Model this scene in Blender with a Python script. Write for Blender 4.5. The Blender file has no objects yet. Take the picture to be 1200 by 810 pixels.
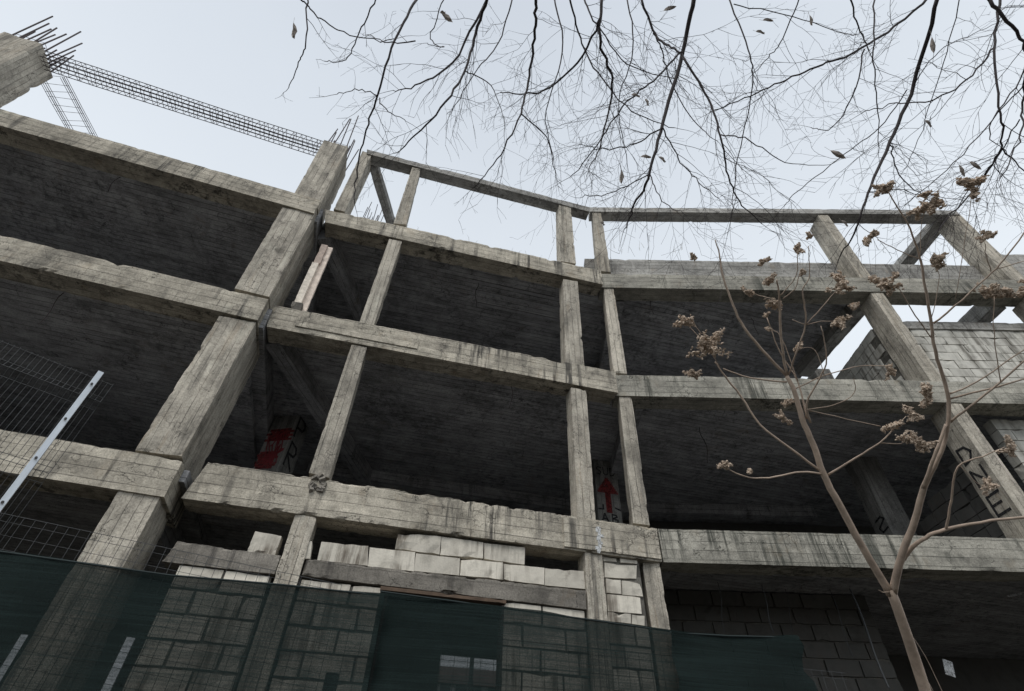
import bpy, bmesh, math, random
from mathutils import Vector, Matrix, noise
R_ = math.radians
scn = bpy.context.scene
col = scn.collection
rng = random.Random(7)

# ------------------------------------------------------------------ camera
F_, PIT, ROL = 599.3665, 0.7512, 0.0397
CH = 1.55                                   # eye height
CAM = Vector((0, 0, CH))
_up = Vector((math.sin(ROL)*math.cos(PIT), math.cos(ROL)*math.cos(PIT), -math.sin(PIT)))
_fw = Vector((0, 0, -1)); _fw = (_fw - _up*_fw.dot(_up)).normalized()
_rt = _fw.cross(_up)
def ray(x, y):
    r = Vector((x-600, 405-y, -F_)).normalized()
    return Vector((r.dot(_rt), r.dot(_fw), r.dot(_up)))
cd = bpy.data.cameras.new('camera'); cam = bpy.data.objects.new('camera', cd); col.objects.link(cam)
cd.sensor_width = 36; cd.lens = F_/1200*36; cd.clip_end = 3000; cd.clip_start = 0.05
M = Matrix(((_rt.x, _rt.y, _rt.z), (_fw.x, _fw.y, _fw.z), (_up.x, _up.y, _up.z)))
cam.matrix_world = Matrix.Translation(CAM) @ M.to_4x4()
scn.camera = cam

# ------------------------------------------------------------------ facade planes
D0 = Vector((8.4*math.sin(.3), 8.4*math.cos(.3)))
class Plane:
    def __init__(s, Q, h):
        s.h = R_(h); s.d = Vector((math.cos(s.h), math.sin(s.h))); s.n = Vector((-s.d.y, s.d.x)); s.Q = Vector(Q)
    def hit(s, x, y, off=0.0):
        r = ray(x, y); r2 = Vector((r.x, r.y)); k = (s.Q.dot(s.n)+off)/r2.dot(s.n)
        return (r2*k - s.Q).dot(s.d), r.z*k + CH
    def at(s, t, off, z):
        q = s.Q + s.d*t + s.n*off
        return Vector((q.x, q.y, z))
P1 = Plane(D0, 12.9); P2 = Plane(D0, -1.79); P0 = Plane(D0, 16.66); P0.Q = D0 + P0.n*.2132
def onz(x, y, z):
    r = ray(x, y); k = (z-CH)/r.z
    return Vector((r.x*k, r.y*k, z))
def atdepth(x, y, d):                       # point at distance d measured along the lens axis
    r = ray(x, y); ax = ray(600, 405)
    return CAM + r*(d/r.dot(ax))

# ------------------------------------------------------------------ object helpers
def tag(o, label=None, cat=None, group=None, kind=None):
    if label: o['label'] = label
    if cat: o['category'] = cat
    if group: o['group'] = group
    if kind: o['kind'] = kind
    return o
def empty(name, loc, label, cat, group=None):
    o = bpy.data.objects.new(name, None); o.location = loc; col.objects.link(o)
    return tag(o, label, cat, group)
def link(name, me, mat, parent=None, mw=None, smooth=False):
    o = bpy.data.objects.new(name, me); col.objects.link(o)
    if mat: me.materials.append(mat)
    if smooth:
        me.polygons.foreach_set('use_smooth', [True]*len(me.polygons))
    mw = mw or Matrix.Identity(4)
    if parent:
        o.parent = parent
        pw = parent['_w'] if False else WORLD[parent.name]
        o.matrix_local = pw.inverted() @ mw
    else:
        o.matrix_local = mw
    WORLD[o.name] = mw
    return o
WORLD = {}
def thing(name, loc, label, cat, group=None):
    o = empty(name, loc, label, cat, group); WORLD[o.name] = Matrix.Translation(loc); return o

# lattice box with worn edges.  8 corners: c[k] k = i + 2j + 4l (i width, j height, l depth) in local coords
def lattice(verts, faces, fn, nu, nv, nw, rough, chip, seed):
    idx = {}
    def vid(i, j, l):
        k = (i, j, l)
        if k in idx: return idx[k]
        u, v, w = i/nu, j/nv, l/nw
        p = fn(u, v, w)
        q = p*5.5 + Vector((seed, seed*1.7, 0))
        ex = (i in (0, nu)) + (j in (0, nv)) + (l in (0, nw))
        c = fn(.5, .5, .5)
        du = (fn(1, .5, .5)-fn(0, .5, .5)); dv = (fn(.5, 1, .5)-fn(.5, 0, .5)); dw = (fn(.5, .5, 1)-fn(.5, .5, 0))
        du.normalize(); dv.normalize(); dw.normalize()
        off = Vector((0, 0, 0))
        inn = Vector((0, 0, 0))
        for val, n, d in ((i, nu, du), (j, nv, dv), (l, nw, dw)):
            if val == 0: inn += d
            elif val == n: inn -= d
        nz = noise.noise(q*1.3)
        if ex == 1:
            off = inn*(-nz*rough*.35)
        else:
            e = max(0.0, noise.noise(q*.8)-.22)*3.2*(.5+1.5*max(0, noise.noise(q*2.9))) + max(0.0, noise.noise(q*4.3))*.35
            off = inn*(chip*e) + inn*(-nz*rough*.3)
        idx[k] = len(verts); verts.append(p+off)
        return idx[k]
    for i in range(nu):
        for j in range(nv):
            faces.append((vid(i, j, 0), vid(i+1, j, 0), vid(i+1, j+1, 0), vid(i, j+1, 0)))
            faces.append((vid(i, j, nw), vid(i, j+1, nw), vid(i+1, j+1, nw), vid(i+1, j, nw)))
    for i in range(nu):
        for l in range(nw):
            faces.append((vid(i, 0, l), vid(i, 0, l+1), vid(i+1, 0, l+1), vid(i+1, 0, l)))
            faces.append((vid(i, nv, l), vid(i+1, nv, l), vid(i+1, nv, l+1), vid(i, nv, l+1)))
    for j in range(nv):
        for l in range(nw):
            faces.append((vid(0, j, l), vid(0, j+1, l), vid(0, j+1, l+1), vid(0, j, l+1)))
            faces.append((vid(nu, j, l), vid(nu, j, l+1), vid(nu, j+1, l+1), vid(nu, j+1, l)))

def prism(name, pl, quad, off, depth, mat, parent, seg=.07, rough=.006, chip=.018, label=None):
    """front quad (t,z) TL,TR,BR,BL on plane pl at offset off, extruded back by depth"""
    TL, TR, BR, BL = [Vector((q[0], 0, q[1])) for q in quad]
    o0 = BL.copy()
    mw = Matrix.Translation(pl.at(o0.x, off, o0.z)) @ Matrix.Rotation(pl.h, 4, 'Z')
    TL, TR, BR, BL = TL-o0, TR-o0, BR-o0, BL-o0
    def fn(u, v, w):
        a = BL.lerp(BR, u); b = TL.lerp(TR, u); p = a.lerp(b, v); return Vector((p.x, w*depth, p.z))
    W = max((TR-TL).length, (BR-BL).length); H = max((TL-BL).length, (TR-BR).length)
    nu = max(1, min(260, round(W/seg))); nv = max(1, min(120, round(H/seg))); nw = max(1, min(12, round(depth/(seg*1.5))))
    vs, fs = [], []
    lattice(vs, fs, fn, nu, nv, nw, rough, chip, rng.uniform(0, 90))
    me = bpy.data.meshes.new(name); me.from_pydata([tuple(v) for v in vs], [], fs); me.update()
    o = link(name, me, mat, parent, mw)
    if label: o['label'] = label
    return o
def pxq(pl, pts, off=0.0):
    return [pl.hit(x, y, off) for x, y in pts]
def tz(t0, t1, z0, z1): return [(t0, z1), (t1, z1), (t1, z0), (t0, z0)]
def bar(name, a, b, w, h, mat, parent, seg=.1, rough=.005, chip=.012):
    """box beam from a to b (its centre line on the underside)"""
    a = Vector(a); b = Vector(b); L = (b-a).length; x = (b-a).normalized()
    y = Vector((0, 0, 1)).cross(x).normalized(); z = x.cross(y)
    mw = Matrix(((x.x, y.x, z.x, a.x), (x.y, y.y, z.y, a.y), (x.z, y.z, z.z, a.z), (0, 0, 0, 1)))
    fn = lambda u, v, q: Vector((u*L, (q-.5)*w, v*h))
    vs, fs = [], []
    lattice(vs, fs, fn, max(1, round(L/seg)), max(1, round(h/seg)), max(1, round(w/seg)), rough, chip, rng.uniform(0, 90))
    me = bpy.data.meshes.new(name); me.from_pydata([tuple(v) for v in vs], [], fs); me.update()
    return link(name, me, mat, parent, mw)

class MB:
    def __init__(s): s.v = []; s.f = []
    def tube(s, pts, rad, n=6, cap=True):
        pts = [Vector(p) for p in pts]
        if not hasattr(rad, '__len__'): rad = [rad]*len(pts)
        base = len(s.v); prev = None
        for i, p in enumerate(pts):
            d = (pts[min(i+1, len(pts)-1)] - pts[max(i-1, 0)])
            d = d.normalized() if d.length > 1e-9 else Vector((0, 0, 1))
            if prev is None:
                a = d.orthogonal().normalized()
            else:
                a = (prev - d*prev.dot(d)); a = a.normalized() if a.length > 1e-6 else d.orthogonal().normalized()
            prev = a; b = d.cross(a)
            for k in range(n):
                t = 2*math.pi*k/n
                s.v.append(p + (a*math.cos(t)+b*math.sin(t))*rad[i])
        for i in range(len(pts)-1):
            for k in range(n):
                q = base+i*n; s.f.append((q+k, q+(k+1) % n, q+n+(k+1) % n, q+n+k))
        if cap:
            s.f.append(tuple(base+k for k in range(n))[::-1]); e = base+(len(pts)-1)*n
            s.f.append(tuple(e+k for k in range(n)))
    def block(s, pl, quad, off, depth, rough=.006, chip=.02, seg=.09):
        TL, TR, BR, BL = [Vector(q) for q in quad]; yo = off
        def fn(u, v, w):
            a = BL.lerp(BR, u); b = TL.lerp(TR, u); p = a.lerp(b, v); return pl.at(p.x, yo+w*depth, p.y)
        W = (TR-TL).length; H = (TL-BL).length
        lattice(s.v, s.f, fn, max(2, round(W/seg)), max(2, round(H/seg)), 2, rough, chip, rng.uniform(0, 90))
    def box(s, c, sx, sy, sz, rot=None):
        rot = rot or Matrix.Identity(3); b = len(s.v)
        for i in (-.5, .5):
            for j in (-.5, .5):
                for k in (-.5, .5): s.v.append(Vector(c) + rot @ Vector((i*sx, j*sy, k*sz)))
        for f in ((0, 1, 3, 2), (4, 6, 7, 5), (0, 4, 5, 1), (2, 3, 7, 6), (0, 2, 6, 4), (1, 5, 7, 3)): s.f.append(tuple(b+q for q in f))
    def build(s, name, mat, parent=None, smooth=False, mw=None):
        me = bpy.data.meshes.new(name)
        inv = (mw or Matrix.Identity(4)).inverted()
        me.from_pydata([tuple(inv @ v) for v in s.v], [], s.f); me.update()
        return link(name, me, mat, parent, mw, smooth)

# ------------------------------------------------------------------ materials
def nodes(name):
    m = bpy.data.materials.new(name); m.use_nodes = True; nt = m.node_tree
    return m, nt, nt.nodes['Principled BSDF'], nt.nodes['Material Output']
class N:
    def __init__(s, nt): s.nt = nt
    def __call__(s, t, **kw):
        n = s.nt.nodes.new(t)
        for k, v in kw.items(): setattr(n, k, v)
        return n
    def put(s, sock, v):
        if hasattr(v, 'is_output') or isinstance(v, bpy.types.NodeSocket): s.nt.links.new(v, sock)
        else: sock.default_value = v
    def math(s, op, a, b=None, c=None, clamp=False):
        n = s('ShaderNodeMath', operation=op, use_clamp=clamp); s.put(n.inputs[0], a)
        if b is not None: s.put(n.inputs[1], b)
        if c is not None: s.put(n.inputs[2], c)
        return n.outputs[0]
    def noise(s, vec, scale, detail=4, rough=.55, dist=0):
        n = s('ShaderNodeTexNoise'); s.put(n.inputs['Vector'], vec); n.inputs['Scale'].default_value = scale
        n.inputs['Detail'].default_value = detail; n.inputs['Roughness'].default_value = rough; n.inputs['Distortion'].default_value = dist
        return n.outputs['Fac']
    def ramp(s, fac, stops):
        n = s('ShaderNodeValToRGB'); s.put(n.inputs[0], fac); e = n.color_ramp.elements
        while len(e) < len(stops): e.new(.5)
        for q, (p, c) in zip(e, stops): q.position = p; q.color = (c, c, c, 1) if not hasattr(c, '__len__') else (*c, 1)
        return n.outputs[0]
    def mix(s, fac, a, b, mode='MIX'):
        n = s('ShaderNodeMix', data_type='RGBA', blend_type=mode); s.put(n.inputs[0], fac)
        s.put(n.inputs[6], a if not isinstance(a, tuple) else (*a, 1)); s.put(n.inputs[7], b if not isinstance(b, tuple) else (*b, 1))
        return n.outputs[2]
    def map(s, vec, scale=(1, 1, 1), loc=None):
        n = s('ShaderNodeMapping'); s.put(n.inputs[0], vec); n.inputs['Scale'].default_value = scale
        if loc is not None: s.put(n.inputs['Location'], loc)
        return n.outputs[0]
    def bump(s, h, dist, strength=1, nrm=None):
        n = s('ShaderNodeBump'); s.put(n.inputs['Height'], h); n.inputs['Distance'].default_value = dist; n.inputs['Strength'].default_value = strength
        if nrm is not None: s.put(n.inputs['Normal'], nrm)
        return n.outputs[0]

def concrete(name, axis, base=(.46, .42, .345), dark=(.075, .07, .062), board=.145, stain=.55, lines=.6, lw_=.045):
    m, nt, bs, out = nodes(name); g = N(nt)
    tc = g('ShaderNodeTexCoord'); oi = g('ShaderNodeObjectInfo')
    rnd = g('ShaderNodeVectorMath', operation='SCALE'); rnd.inputs[0].default_value = (37, 53, 71); g.put(rnd.inputs['Scale'], oi.outputs['Random'])
    P = g.map(tc.outputs['Object'], (1, 1, 1), rnd.outputs[0])
    sep = g('ShaderNodeSeparateXYZ'); g.put(sep.inputs[0], tc.outputs['Object'])
    sn = g('ShaderNodeSeparateXYZ'); g.put(sn.inputs[0], tc.outputs['Normal'])
    warp = g.noise(P, 1.3, 2)
    if axis == 'x':
        sel = g.math('GREATER_THAN', g.math('ABSOLUTE', sn.outputs[2]), .6)
        c = g.math('ADD', g.math('MULTIPLY', sep.outputs[1], sel), g.math('MULTIPLY', sep.outputs[2], g.math('SUBTRACT', 1, sel)))
        grain = g.map(P, (1.2, 38, 38)); long_ = g.map(P, (1.6, 5, 5))
    else:
        sel = g.math('GREATER_THAN', g.math('ABSOLUTE', sn.outputs[1]), .6)
        c = g.math('ADD', g.math('MULTIPLY', sep.outputs[0], sel), g.math('MULTIPLY', sep.outputs[1], g.math('SUBTRACT', 1, sel)))
        grain = g.map(P, (38, 38, 1.2)); long_ = g.map(P, (5, 5, 1.6))
    c = g.math('ADD', c, g.math('MULTIPLY', g.math('SUBTRACT', warp, .5), .03))
    cb = g.math('ADD', g.math('DIVIDE', c, board), g.math('MULTIPLY', oi.outputs['Random'], .7))
    fr = g.math('FRACT', cb); fl = g.math('FLOOR', cb)
    wn = g('ShaderNodeTexWhiteNoise', noise_dimensions='2D'); cv = g('ShaderNodeCombineXYZ'); g.put(cv.inputs[0], fl); g.put(cv.inputs[1], oi.outputs['Random']); g.put(wn.inputs['Vector'], cv.outputs[0])
    brd = wn.outputs['Value']
    edge = g.math('MINIMUM', fr, g.math('SUBTRACT', 1, fr))
    lw = g.math('MULTIPLY', g.ramp(g.noise(P, 2.3, 3), [(.35, 0), (.65, 1)]), lw_)
    line = g.math('LESS_THAN', edge, g.math('ADD', lw, .004))
    big = g.noise(P, .9, 9, .68); mid = g.noise(P, 6, 9, .75); fine = g.noise(P, 45, 4, .7); gr = g.noise(grain, 1, 4, .6); ln = g.noise(long_, 1, 5, .65)
    blotch = g.ramp(g.math('ADD', g.math('MULTIPLY', big, .6), g.math('MULTIPLY', mid, .4)), [(.36, .5), (.5, .95), (.66, 1.28)])
    colr = g.mix(1, base, blotch, 'MULTIPLY')
    colr = g.mix(.35, colr, g.mix(1, colr, g.ramp(brd, [(0, .6), (1, 1.25)]), 'MULTIPLY'))
    colr = g.mix(.48, colr, g.mix(1, colr, g.ramp(ln, [(.3, .32), (.5, .95), (.68, 1.42)]), 'MULTIPLY'))
    colr = g.mix(.6, colr, g.mix(1, colr, g.ramp(fine, [(.3, .4), (.52, 1.0), (.72, 1.4)]), 'MULTIPLY'))
    # run-off stains: long vertical drips
    drip = g.noise(g.map(P, (7, 7, .4)), 1, 9, .72)
    patch = g.noise(P, .75, 3, .55)
    dm = g.ramp(g.math('MULTIPLY', g.ramp(drip, [(.5, 0), (.6, 1)]), g.ramp(patch, [(.42, 0), (.6, 1)])), [(0, 0), (.9, 1)])
    soil = g.ramp(g.noise(P, 2.2, 8, .72), [(.56, 0), (.7, 1)])
    colr = g.mix(g.math('MULTIPLY', dm, stain, clamp=True), colr, dark)
    colr = g.mix(g.math('MULTIPLY', soil, stain*.75, clamp=True), colr, dark)
    vor = g('ShaderNodeTexVoronoi', feature='DISTANCE_TO_EDGE'); vm = g('ShaderNodeVectorMath', operation='ADD'); nz3 = g('ShaderNodeTexNoise'); g.put(nz3.inputs['Vector'], P); nz3.inputs['Scale'].default_value = 3; nz3.inputs['Detail'].default_value = 6
    g.put(vm.inputs[0], P); g.put(vm.inputs[1], nz3.outputs['Color']); g.put(vor.inputs['Vector'], vm.outputs[0]); vor.inputs['Scale'].default_value = 1.6
    crack = g.math('MULTIPLY', g.math('LESS_THAN', vor.outputs['Distance'], .006), g.ramp(g.noise(P, 1.9, 2), [(.48, 0), (.52, 1)]))
    rust = g.math('MULTIPLY', g.ramp(g.noise(g.map(P, (9, 9, .7) if axis == 'z' else (3, 3, 2)), 1, 7, .7), [(.54, 0), (.7, 1)]), g.ramp(g.noise(P, 1.2, 2), [(.45, 0), (.6, 1)]))
    colr = g.mix(g.math('MULTIPLY', rust, .5), colr, (base[0]*.62, base[1]*.5, base[2]*.38))
    colr = g.mix(g.math('MULTIPLY', crack, .75), colr, tuple(x*.5 for x in dark))
    lime = g.math('MULTIPLY', g.ramp(g.noise(g.map(P, (8, 8, .8)), 1, 5, .65), [(.55, 0), (.72, 1)]), g.ramp(g.noise(P, 1.7, 2), [(.5, 0), (.62, 1)]))
    colr = g.mix(g.math('MULTIPLY', lime, .45), colr, tuple(min(.75, x*1.7) for x in base))
    pits = g.ramp(g.noise(P, 120, 2, .5), [(.3, 0), (.36, 1)])
    colr = g.mix(g.math('MULTIPLY', g.math('SUBTRACT', 1, pits), .5), colr, dark)
    colr = g.mix(g.math('MULTIPLY', line, lines), colr, tuple(x*.7 for x in dark))
    g.put(bs.inputs['Base Color'], colr); bs.inputs['Roughness'].default_value = .92
    bs.inputs['Specular IOR Level'].default_value = .25
    h = g.math('ADD', g.math('MULTIPLY', brd, .35), g.math('MULTIPLY', gr, .25))
    h = g.math('ADD', h, g.math('MULTIPLY', mid, .8)); h = g.math('ADD', h, g.math('MULTIPLY', fine, .35))
    h = g.math('SUBTRACT', h, g.math('MULTIPLY', g.math('MAXIMUM', line, crack), .9)); h = g.math('ADD', h, g.math('MULTIPLY', pits, .25))
    g.put(bs.inputs['Normal'], g.bump(h, .012, .9))
    return m
C_BEAM = concrete('beam_concrete', 'x', stain=.95)
C_COL = concrete('column_concrete', 'z', base=(.47, .43, .36), stain=.65, board=.12)
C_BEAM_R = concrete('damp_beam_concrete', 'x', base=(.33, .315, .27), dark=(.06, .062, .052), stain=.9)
C_FRAME = concrete('roof_frame_concrete', 'x', base=(.37, .36, .335), stain=.7)
C_SLAB = concrete('slab_concrete', 'x', base=(.36, .36, .365), dark=(.06, .06, .065), board=.13, stain=.55, lines=.7, lw_=.065)
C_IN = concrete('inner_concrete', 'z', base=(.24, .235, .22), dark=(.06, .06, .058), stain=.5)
C_OLD = concrete('weathered_tie_concrete', 'x', base=(.24, .22, .19), dark=(.06, .055, .05), board=.4, stain=.8, lines=.2)

def block_mat(name, base, dark):
    m, nt, bs, out = nodes(name); g = N(nt)
    tc = g('ShaderNodeTexCoord'); P = tc.outputs['Object']
    gi = g('ShaderNodeNewGeometry'); rp = gi.outputs['Random Per Island']
    c = g.mix(1, base, g.ramp(rp, [(0, .78), (.5, .98), (1, 1.1)]), 'MULTIPLY')
    c = g.mix(.6, c, g.mix(1, c, g.ramp(g.noise(P, 4, 7, .7), [(.3, .5), (.5, 1), (.75, 1.15)]), 'MULTIPLY'))
    st = g.math('MULTIPLY', g.ramp(g.noise(g.map(P, (6, 6, .5)), 1, 8, .7), [(.46, 0), (.6, 1)]), g.ramp(g.noise(P, 1.3, 3), [(.42, 0), (.58, 1)]))
    st = g.math('MAXIMUM', st, g.math('MULTIPLY', g.ramp(g.noise(P, 3, 9, .75), [(.58, 0), (.68, 1)]), .6))
    c = g.mix(g.math('MULTIPLY', st, .85), c, dark)
    g.put(bs.inputs['Base Color'], c); bs.inputs['Roughness'].default_value = .95
    h = g.math('ADD', g.noise(P, 9, 6, .7), g.math('MULTIPLY', g.noise(P, 90, 3), .3))
    g.put(bs.inputs['Normal'], g.bump(h, .01, .8))
    return m
BLOCK = block_mat('pale_block', (.60, .56, .48), (.09, .07, .05))
BLOCK_UP = block_mat('grey_block', (.52, .505, .455), (.12, .11, .09))
BLOCK_IN = block_mat('inner_block', (.10, .098, .09), (.1, .09, .08))  # darker copy of the blocks: interior shade put into the base colour
MORTAR = concrete('mortar', 'x', base=(.16, .15, .13), board=3, stain=.6)
def simple(name, c, rough=.8, metal=0, var=.3, scale=8, bump=.004, stretch=(1, 1, 1)):
    m, nt, bs, out = nodes(name); g = N(nt); tc = g('ShaderNodeTexCoord'); P = g.map(tc.outputs['Object'], stretch)
    n = g.noise(P, scale, 6, .65)
    g.put(bs.inputs['Base Color'], g.mix(1, c, g.ramp(n, [(.25, 1-var), (.5, 1), (.75, 1+var)]), 'MULTIPLY'))
    bs.inputs['Roughness'].default_value = rough; bs.inputs['Metallic'].default_value = metal
    g.put(bs.inputs['Normal'], g.bump(n, bump, .7))
    return m
REBAR = simple('rusty_rebar', (.06, .045, .045), .85, 0, .4, 20)
WIRE = simple('galvanised_wire', (.05, .053, .055), .7, .2, .3, 30, .001)
STEEL = simple('galvanised_post', (.52, .55, .58), .42, .75, .18, 14, .001, (1, 1, .15))
WOOD = simple('old_timber', (.36, .31, .25), .85, 0, .45, 3, .006, (14, 14, 1))
PEEL = simple('pinkish_plaster', (.74, .63, .54), .9, 0, .35, 9, .008)
BARK_D = simple('dark_bark', (.045, .037, .038), .9, 0, .3, 30, .002)
BARK_S = simple('sapling_bark', (.40, .31, .24), .8, 0, .35, 28, .003, (1, 1, .4))
SEED = simple('dry_seed_heads', (.50, .40, .31), .9, 0, .5, 60, .002)
LEAFD = simple('dead_leaf_brown', (.42, .37, .33), .9, 0, .3, 40, .001)
SOIL = simple('bare_soil', (.05, .046, .039), 1, 0, .4, 3, .03)
GRASSM = simple('dry_grass', (.16, .14, .08), .9, 0, .4, 20, .001)
PAINT_R = simple('red_spray_paint', (.17, .022, .022), .9, 0, .25, 12, .001)
PAINT_K = simple('black_spray_paint', (.018, .018, .02), .7, 0, .2, 12, .001)
PAINT_W = simple('white_patch', (.55, .56, .56), .7, 0, .1, 12, .001)
PLASTER = simple('house_render', (.8, .8, .79), .9, 0, .1, 1, .003)
ROOFT = simple('roof_tile', (.22, .17, .16), .9, 0, .2, 4, .01)
GLASSD = simple('window_glass', (.04, .05, .06), .1, 0, .1, 2, 0)

def patchy(m, scale, lo, hi):
    nt = m.node_tree; g = N(nt); bs = nt.nodes['Principled BSDF']; out = nt.nodes['Material Output']; tc = g('ShaderNodeTexCoord')
    tr = g('ShaderNodeBsdfTransparent'); ms = g('ShaderNodeMixShader')
    g.put(ms.inputs[0], g.ramp(g.noise(tc.outputs['Object'], scale, 8, .75), [(lo, .15), (hi, .93)])); g.put(ms.inputs[1], tr.outputs[0]); g.put(ms.inputs[2], bs.outputs[0]); g.put(out.inputs['Surface'], ms.outputs[0])
for m_ in (PAINT_R, PAINT_K): patchy(m_, 14, .36, .52)
patchy(PAINT_W, 30, .42, .55)
def net_mat():
    m, nt, bs, out = nodes('green_shade_net'); g = N(nt)
    tc = g('ShaderNodeTexCoord'); P = tc.outputs['Object']
    weave = g.noise(g.map(P, (3, 3, 240)), 1, 4, .7)
    weave2 = g.noise(g.map(P, (420, 420, 420)), 1, 2, .6)
    patch = g.noise(P, 2.2, 5, .6)
    c = g.mix(1, (.0105, .017, .0162), g.ramp(patch, [(.3, .7), (.7, 1.35)]), 'MULTIPLY')
    c = g.mix(.5, c, g.mix(1, c, g.ramp(weave, [(.35, .55), (.65, 1.6)]), 'MULTIPLY'))
    g.put(bs.inputs['Base Color'], c); bs.inputs['Roughness'].default_value = .9; bs.inputs['Specular IOR Level'].default_value = .08
    tr = g('ShaderNodeBsdfTransparent')
    ms = g('ShaderNodeMixShader')
    a = g.math('ADD', g.math('MULTIPLY', g.math('ADD', weave, weave2), .2), g.math('MULTIPLY', patch, .18))
    fac = g.math('ADD', a, .645, clamp=True)        # share of thread over holes
    g.put(ms.inputs[0], fac); g.put(ms.inputs[1], tr.outputs[0]); g.put(ms.inputs[2], bs.outputs[0])
    g.put(out.inputs['Surface'], ms.outputs[0])
    g.put(bs.inputs['Normal'], g.bump(weave, .002, .6))
    return m
NET = net_mat()
HEM = simple('dark_cord', (.012, .02, .02), .9)

# ------------------------------------------------------------------ sky + sun
w = bpy.data.worlds.new('World'); scn.world = w; w.use_nodes = True
g = N(w.node_tree); bg = w.node_tree.nodes['Background']
SUN_EL, SUN_AZ = 52, 200        # azimuth clockwise from +Y: behind the camera
sky = g('ShaderNodeTexSky', sky_type='NISHITA'); sky.sun_disc = False
sky.sun_elevation = R_(SUN_EL); sky.sun_rotation = R_(SUN_AZ)
tc = g('ShaderNodeTexCoord')
cl = g.noise(g.map(tc.outputs['Generated'], (1, 1, 1.6)), 1.6, 4, .5)
sp = g('ShaderNodeSeparateXYZ'); g.put(sp.inputs[0], tc.outputs['Generated'])
cloud = g.mix(g.ramp(cl, [(.3, 0), (.7, 1)]), (4.85, 5.25, 5.8), (5.3, 5.75, 6.3))
cloud = g.mix(g.ramp(sp.outputs[2], [(.6, 1), (1, 0)]), cloud, (6.6, 7.05, 7.5))
g.put(bg.inputs['Color'], g.mix(.93, sky.outputs[0], cloud)); bg.inputs['Strength'].default_value = .1
ld = bpy.data.lights.new('sun', 'SUN'); ld.energy = 1.5; ld.angle = R_(30); ld.color = (1, .97, .93)
lo = bpy.data.objects.new('sun', ld); col.objects.link(lo)
sd = Vector((math.sin(R_(SUN_AZ))*math.cos(R_(SUN_EL)), math.cos(R_(SUN_AZ))*math.cos(R_(SUN_EL)), math.sin(R_(SUN_EL))))
lo.rotation_euler = sd.to_track_quat('Z', 'Y').to_euler(); lo.location = (0, -20, 30)
scn.view_settings.view_transform = 'Standard'; scn.view_settings.look = 'None'
scn.view_settings.exposure = .4; scn.view_settings.gamma = 1

# ------------------------------------------------------------------ ground
bm = bmesh.new(); bmesh.ops.create_grid(bm, x_segments=60, y_segments=60, size=600)
for v in bm.verts: v.co.z = 0 if v.co.length < 60 else (noise.noise(v.co*.01)*1.5)
me = bpy.data.meshes.new('ground'); bm.to_mesh(me); bm.free()
tag(link('ground', me, SOIL), 'bare soil in front of the unfinished building', 'ground', kind='structure')

# ================================================================== THE BUILDING
B = thing('unfinished_building', P1.at(-2, 3, 0), 'abandoned raw concrete building frame of three open storeys with a bare roof frame', 'building')
z1b, z1t, z2b, z2t, z3b, z3t, z4b, z4t = [v+CH for v in (3.03, 3.56, 6.26, 6.80, 9.55, 10.07, 12.85, 13.08)]
o0 = -.128
def stack_col(name, pl, seq, off, depth, mat=C_COL, **kw):
    for q in seq: prism(name, pl, pxq(pl, q, off), off, depth, mat, B, seg=.055, **kw)

# --- big pier at the joint
A = [[(380,164),(408,172),(373,245),(343,230)], [(331,243),(370,250),(316,348),(275,338)], [(257,370),(300,378),(213,535),(158,528)]]
dA = [.85, .9, 1.02]
piers = []
for q, dp in zip(A, dA):
    qq = pxq(P0, q, .03); piers.append(prism('pier', P0, qq, .03, dp, C_COL, B, seg=.05, chip=.016, rough=.008))
prism('pier', P0, [(-7.60, 4.46), (-7.12, 4.46), (-7.12, 0), (-7.60, 0)], .02, .72, C_COL, B, seg=.06, chip=.035, rough=.01)
# crossing blocks of the pier, flush with the left beams
prism('pier_joint', P0, tz(-7.70, -7.075, z3b+o0+.01, z3t+o0-.01), .405, .55, C_BEAM, B, seg=.05, chip=.03, rough=.01)
prism('pier_joint', P0, tz(-7.72, -7.08, z2b+o0, z2t+o0-.01), .405, .62, C_BEAM, B, seg=.05, chip=.035, rough=.012)
prism('pier_joint', P0, tz(-7.70, -7.075, z1b+o0+.01, z1t+o0-.01), .405, .62, C_BEAM, B, seg=.05, chip=.04, rough=.014)
# --- left wing beams
for zb, zt in ((z3b, z3t), (z2b, z2t), (z1b, z1t)):
    prism('beam', P0, tz(-19, -7.07, zb+o0+.004, zt+o0-.003), -.012, .42, C_BEAM, B, seg=.07, chip=.022, rough=.008)
prism('pier', P0, tz(-14.9, -14.14, z3t+o0, 12.85+CH), .0, .78, C_COL, B, seg=.08, chip=.03)
for zb, zt in ((0, z1b+o0), (z1t+o0, z2b+o0), (z2t+o0, z3b+o0)):
    prism('pier', P0, tz(-14.85, -14.25, zb, zt), .03, .9, C_COL, B, seg=.12)

# --- middle wing beams (front faces follow the photograph's own small irregularities)
prism('beam', P1, [(-7.0, z3t-.05), (-.36, z3t), (-.36, z3b), (-6.88, z3b)], 0, .40, C_BEAM, B, seg=.06, chip=.03, rough=.012)
prism('beam', P1, [(-7.05, z2t), (-.36, z2t), (-.36, z2b), (-6.99, z2b)], 0, .42, C_BEAM, B, seg=.05, chip=.035, rough=.014)
prism('beam', P1, [(-6.86, z1t+.03), (-.02, z1t), (-.02, z1b), (-6.97, z1b)], 0, .44, C_BEAM, B, seg=.045, chip=.05, rough=.018)
prism('beam_panel', P1, tz(-1.62, -.04, z1b+.03, z1t-.04), -.03, .028, C_BEAM, B, seg=.05, chip=.012, rough=.004)
prism('beam_panel', P1, tz(-6.55, -4.35, z2b+.13, z2t-.17), -.022, .02, C_BEAM, B, seg=.05, chip=.012, rough=.003)
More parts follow.
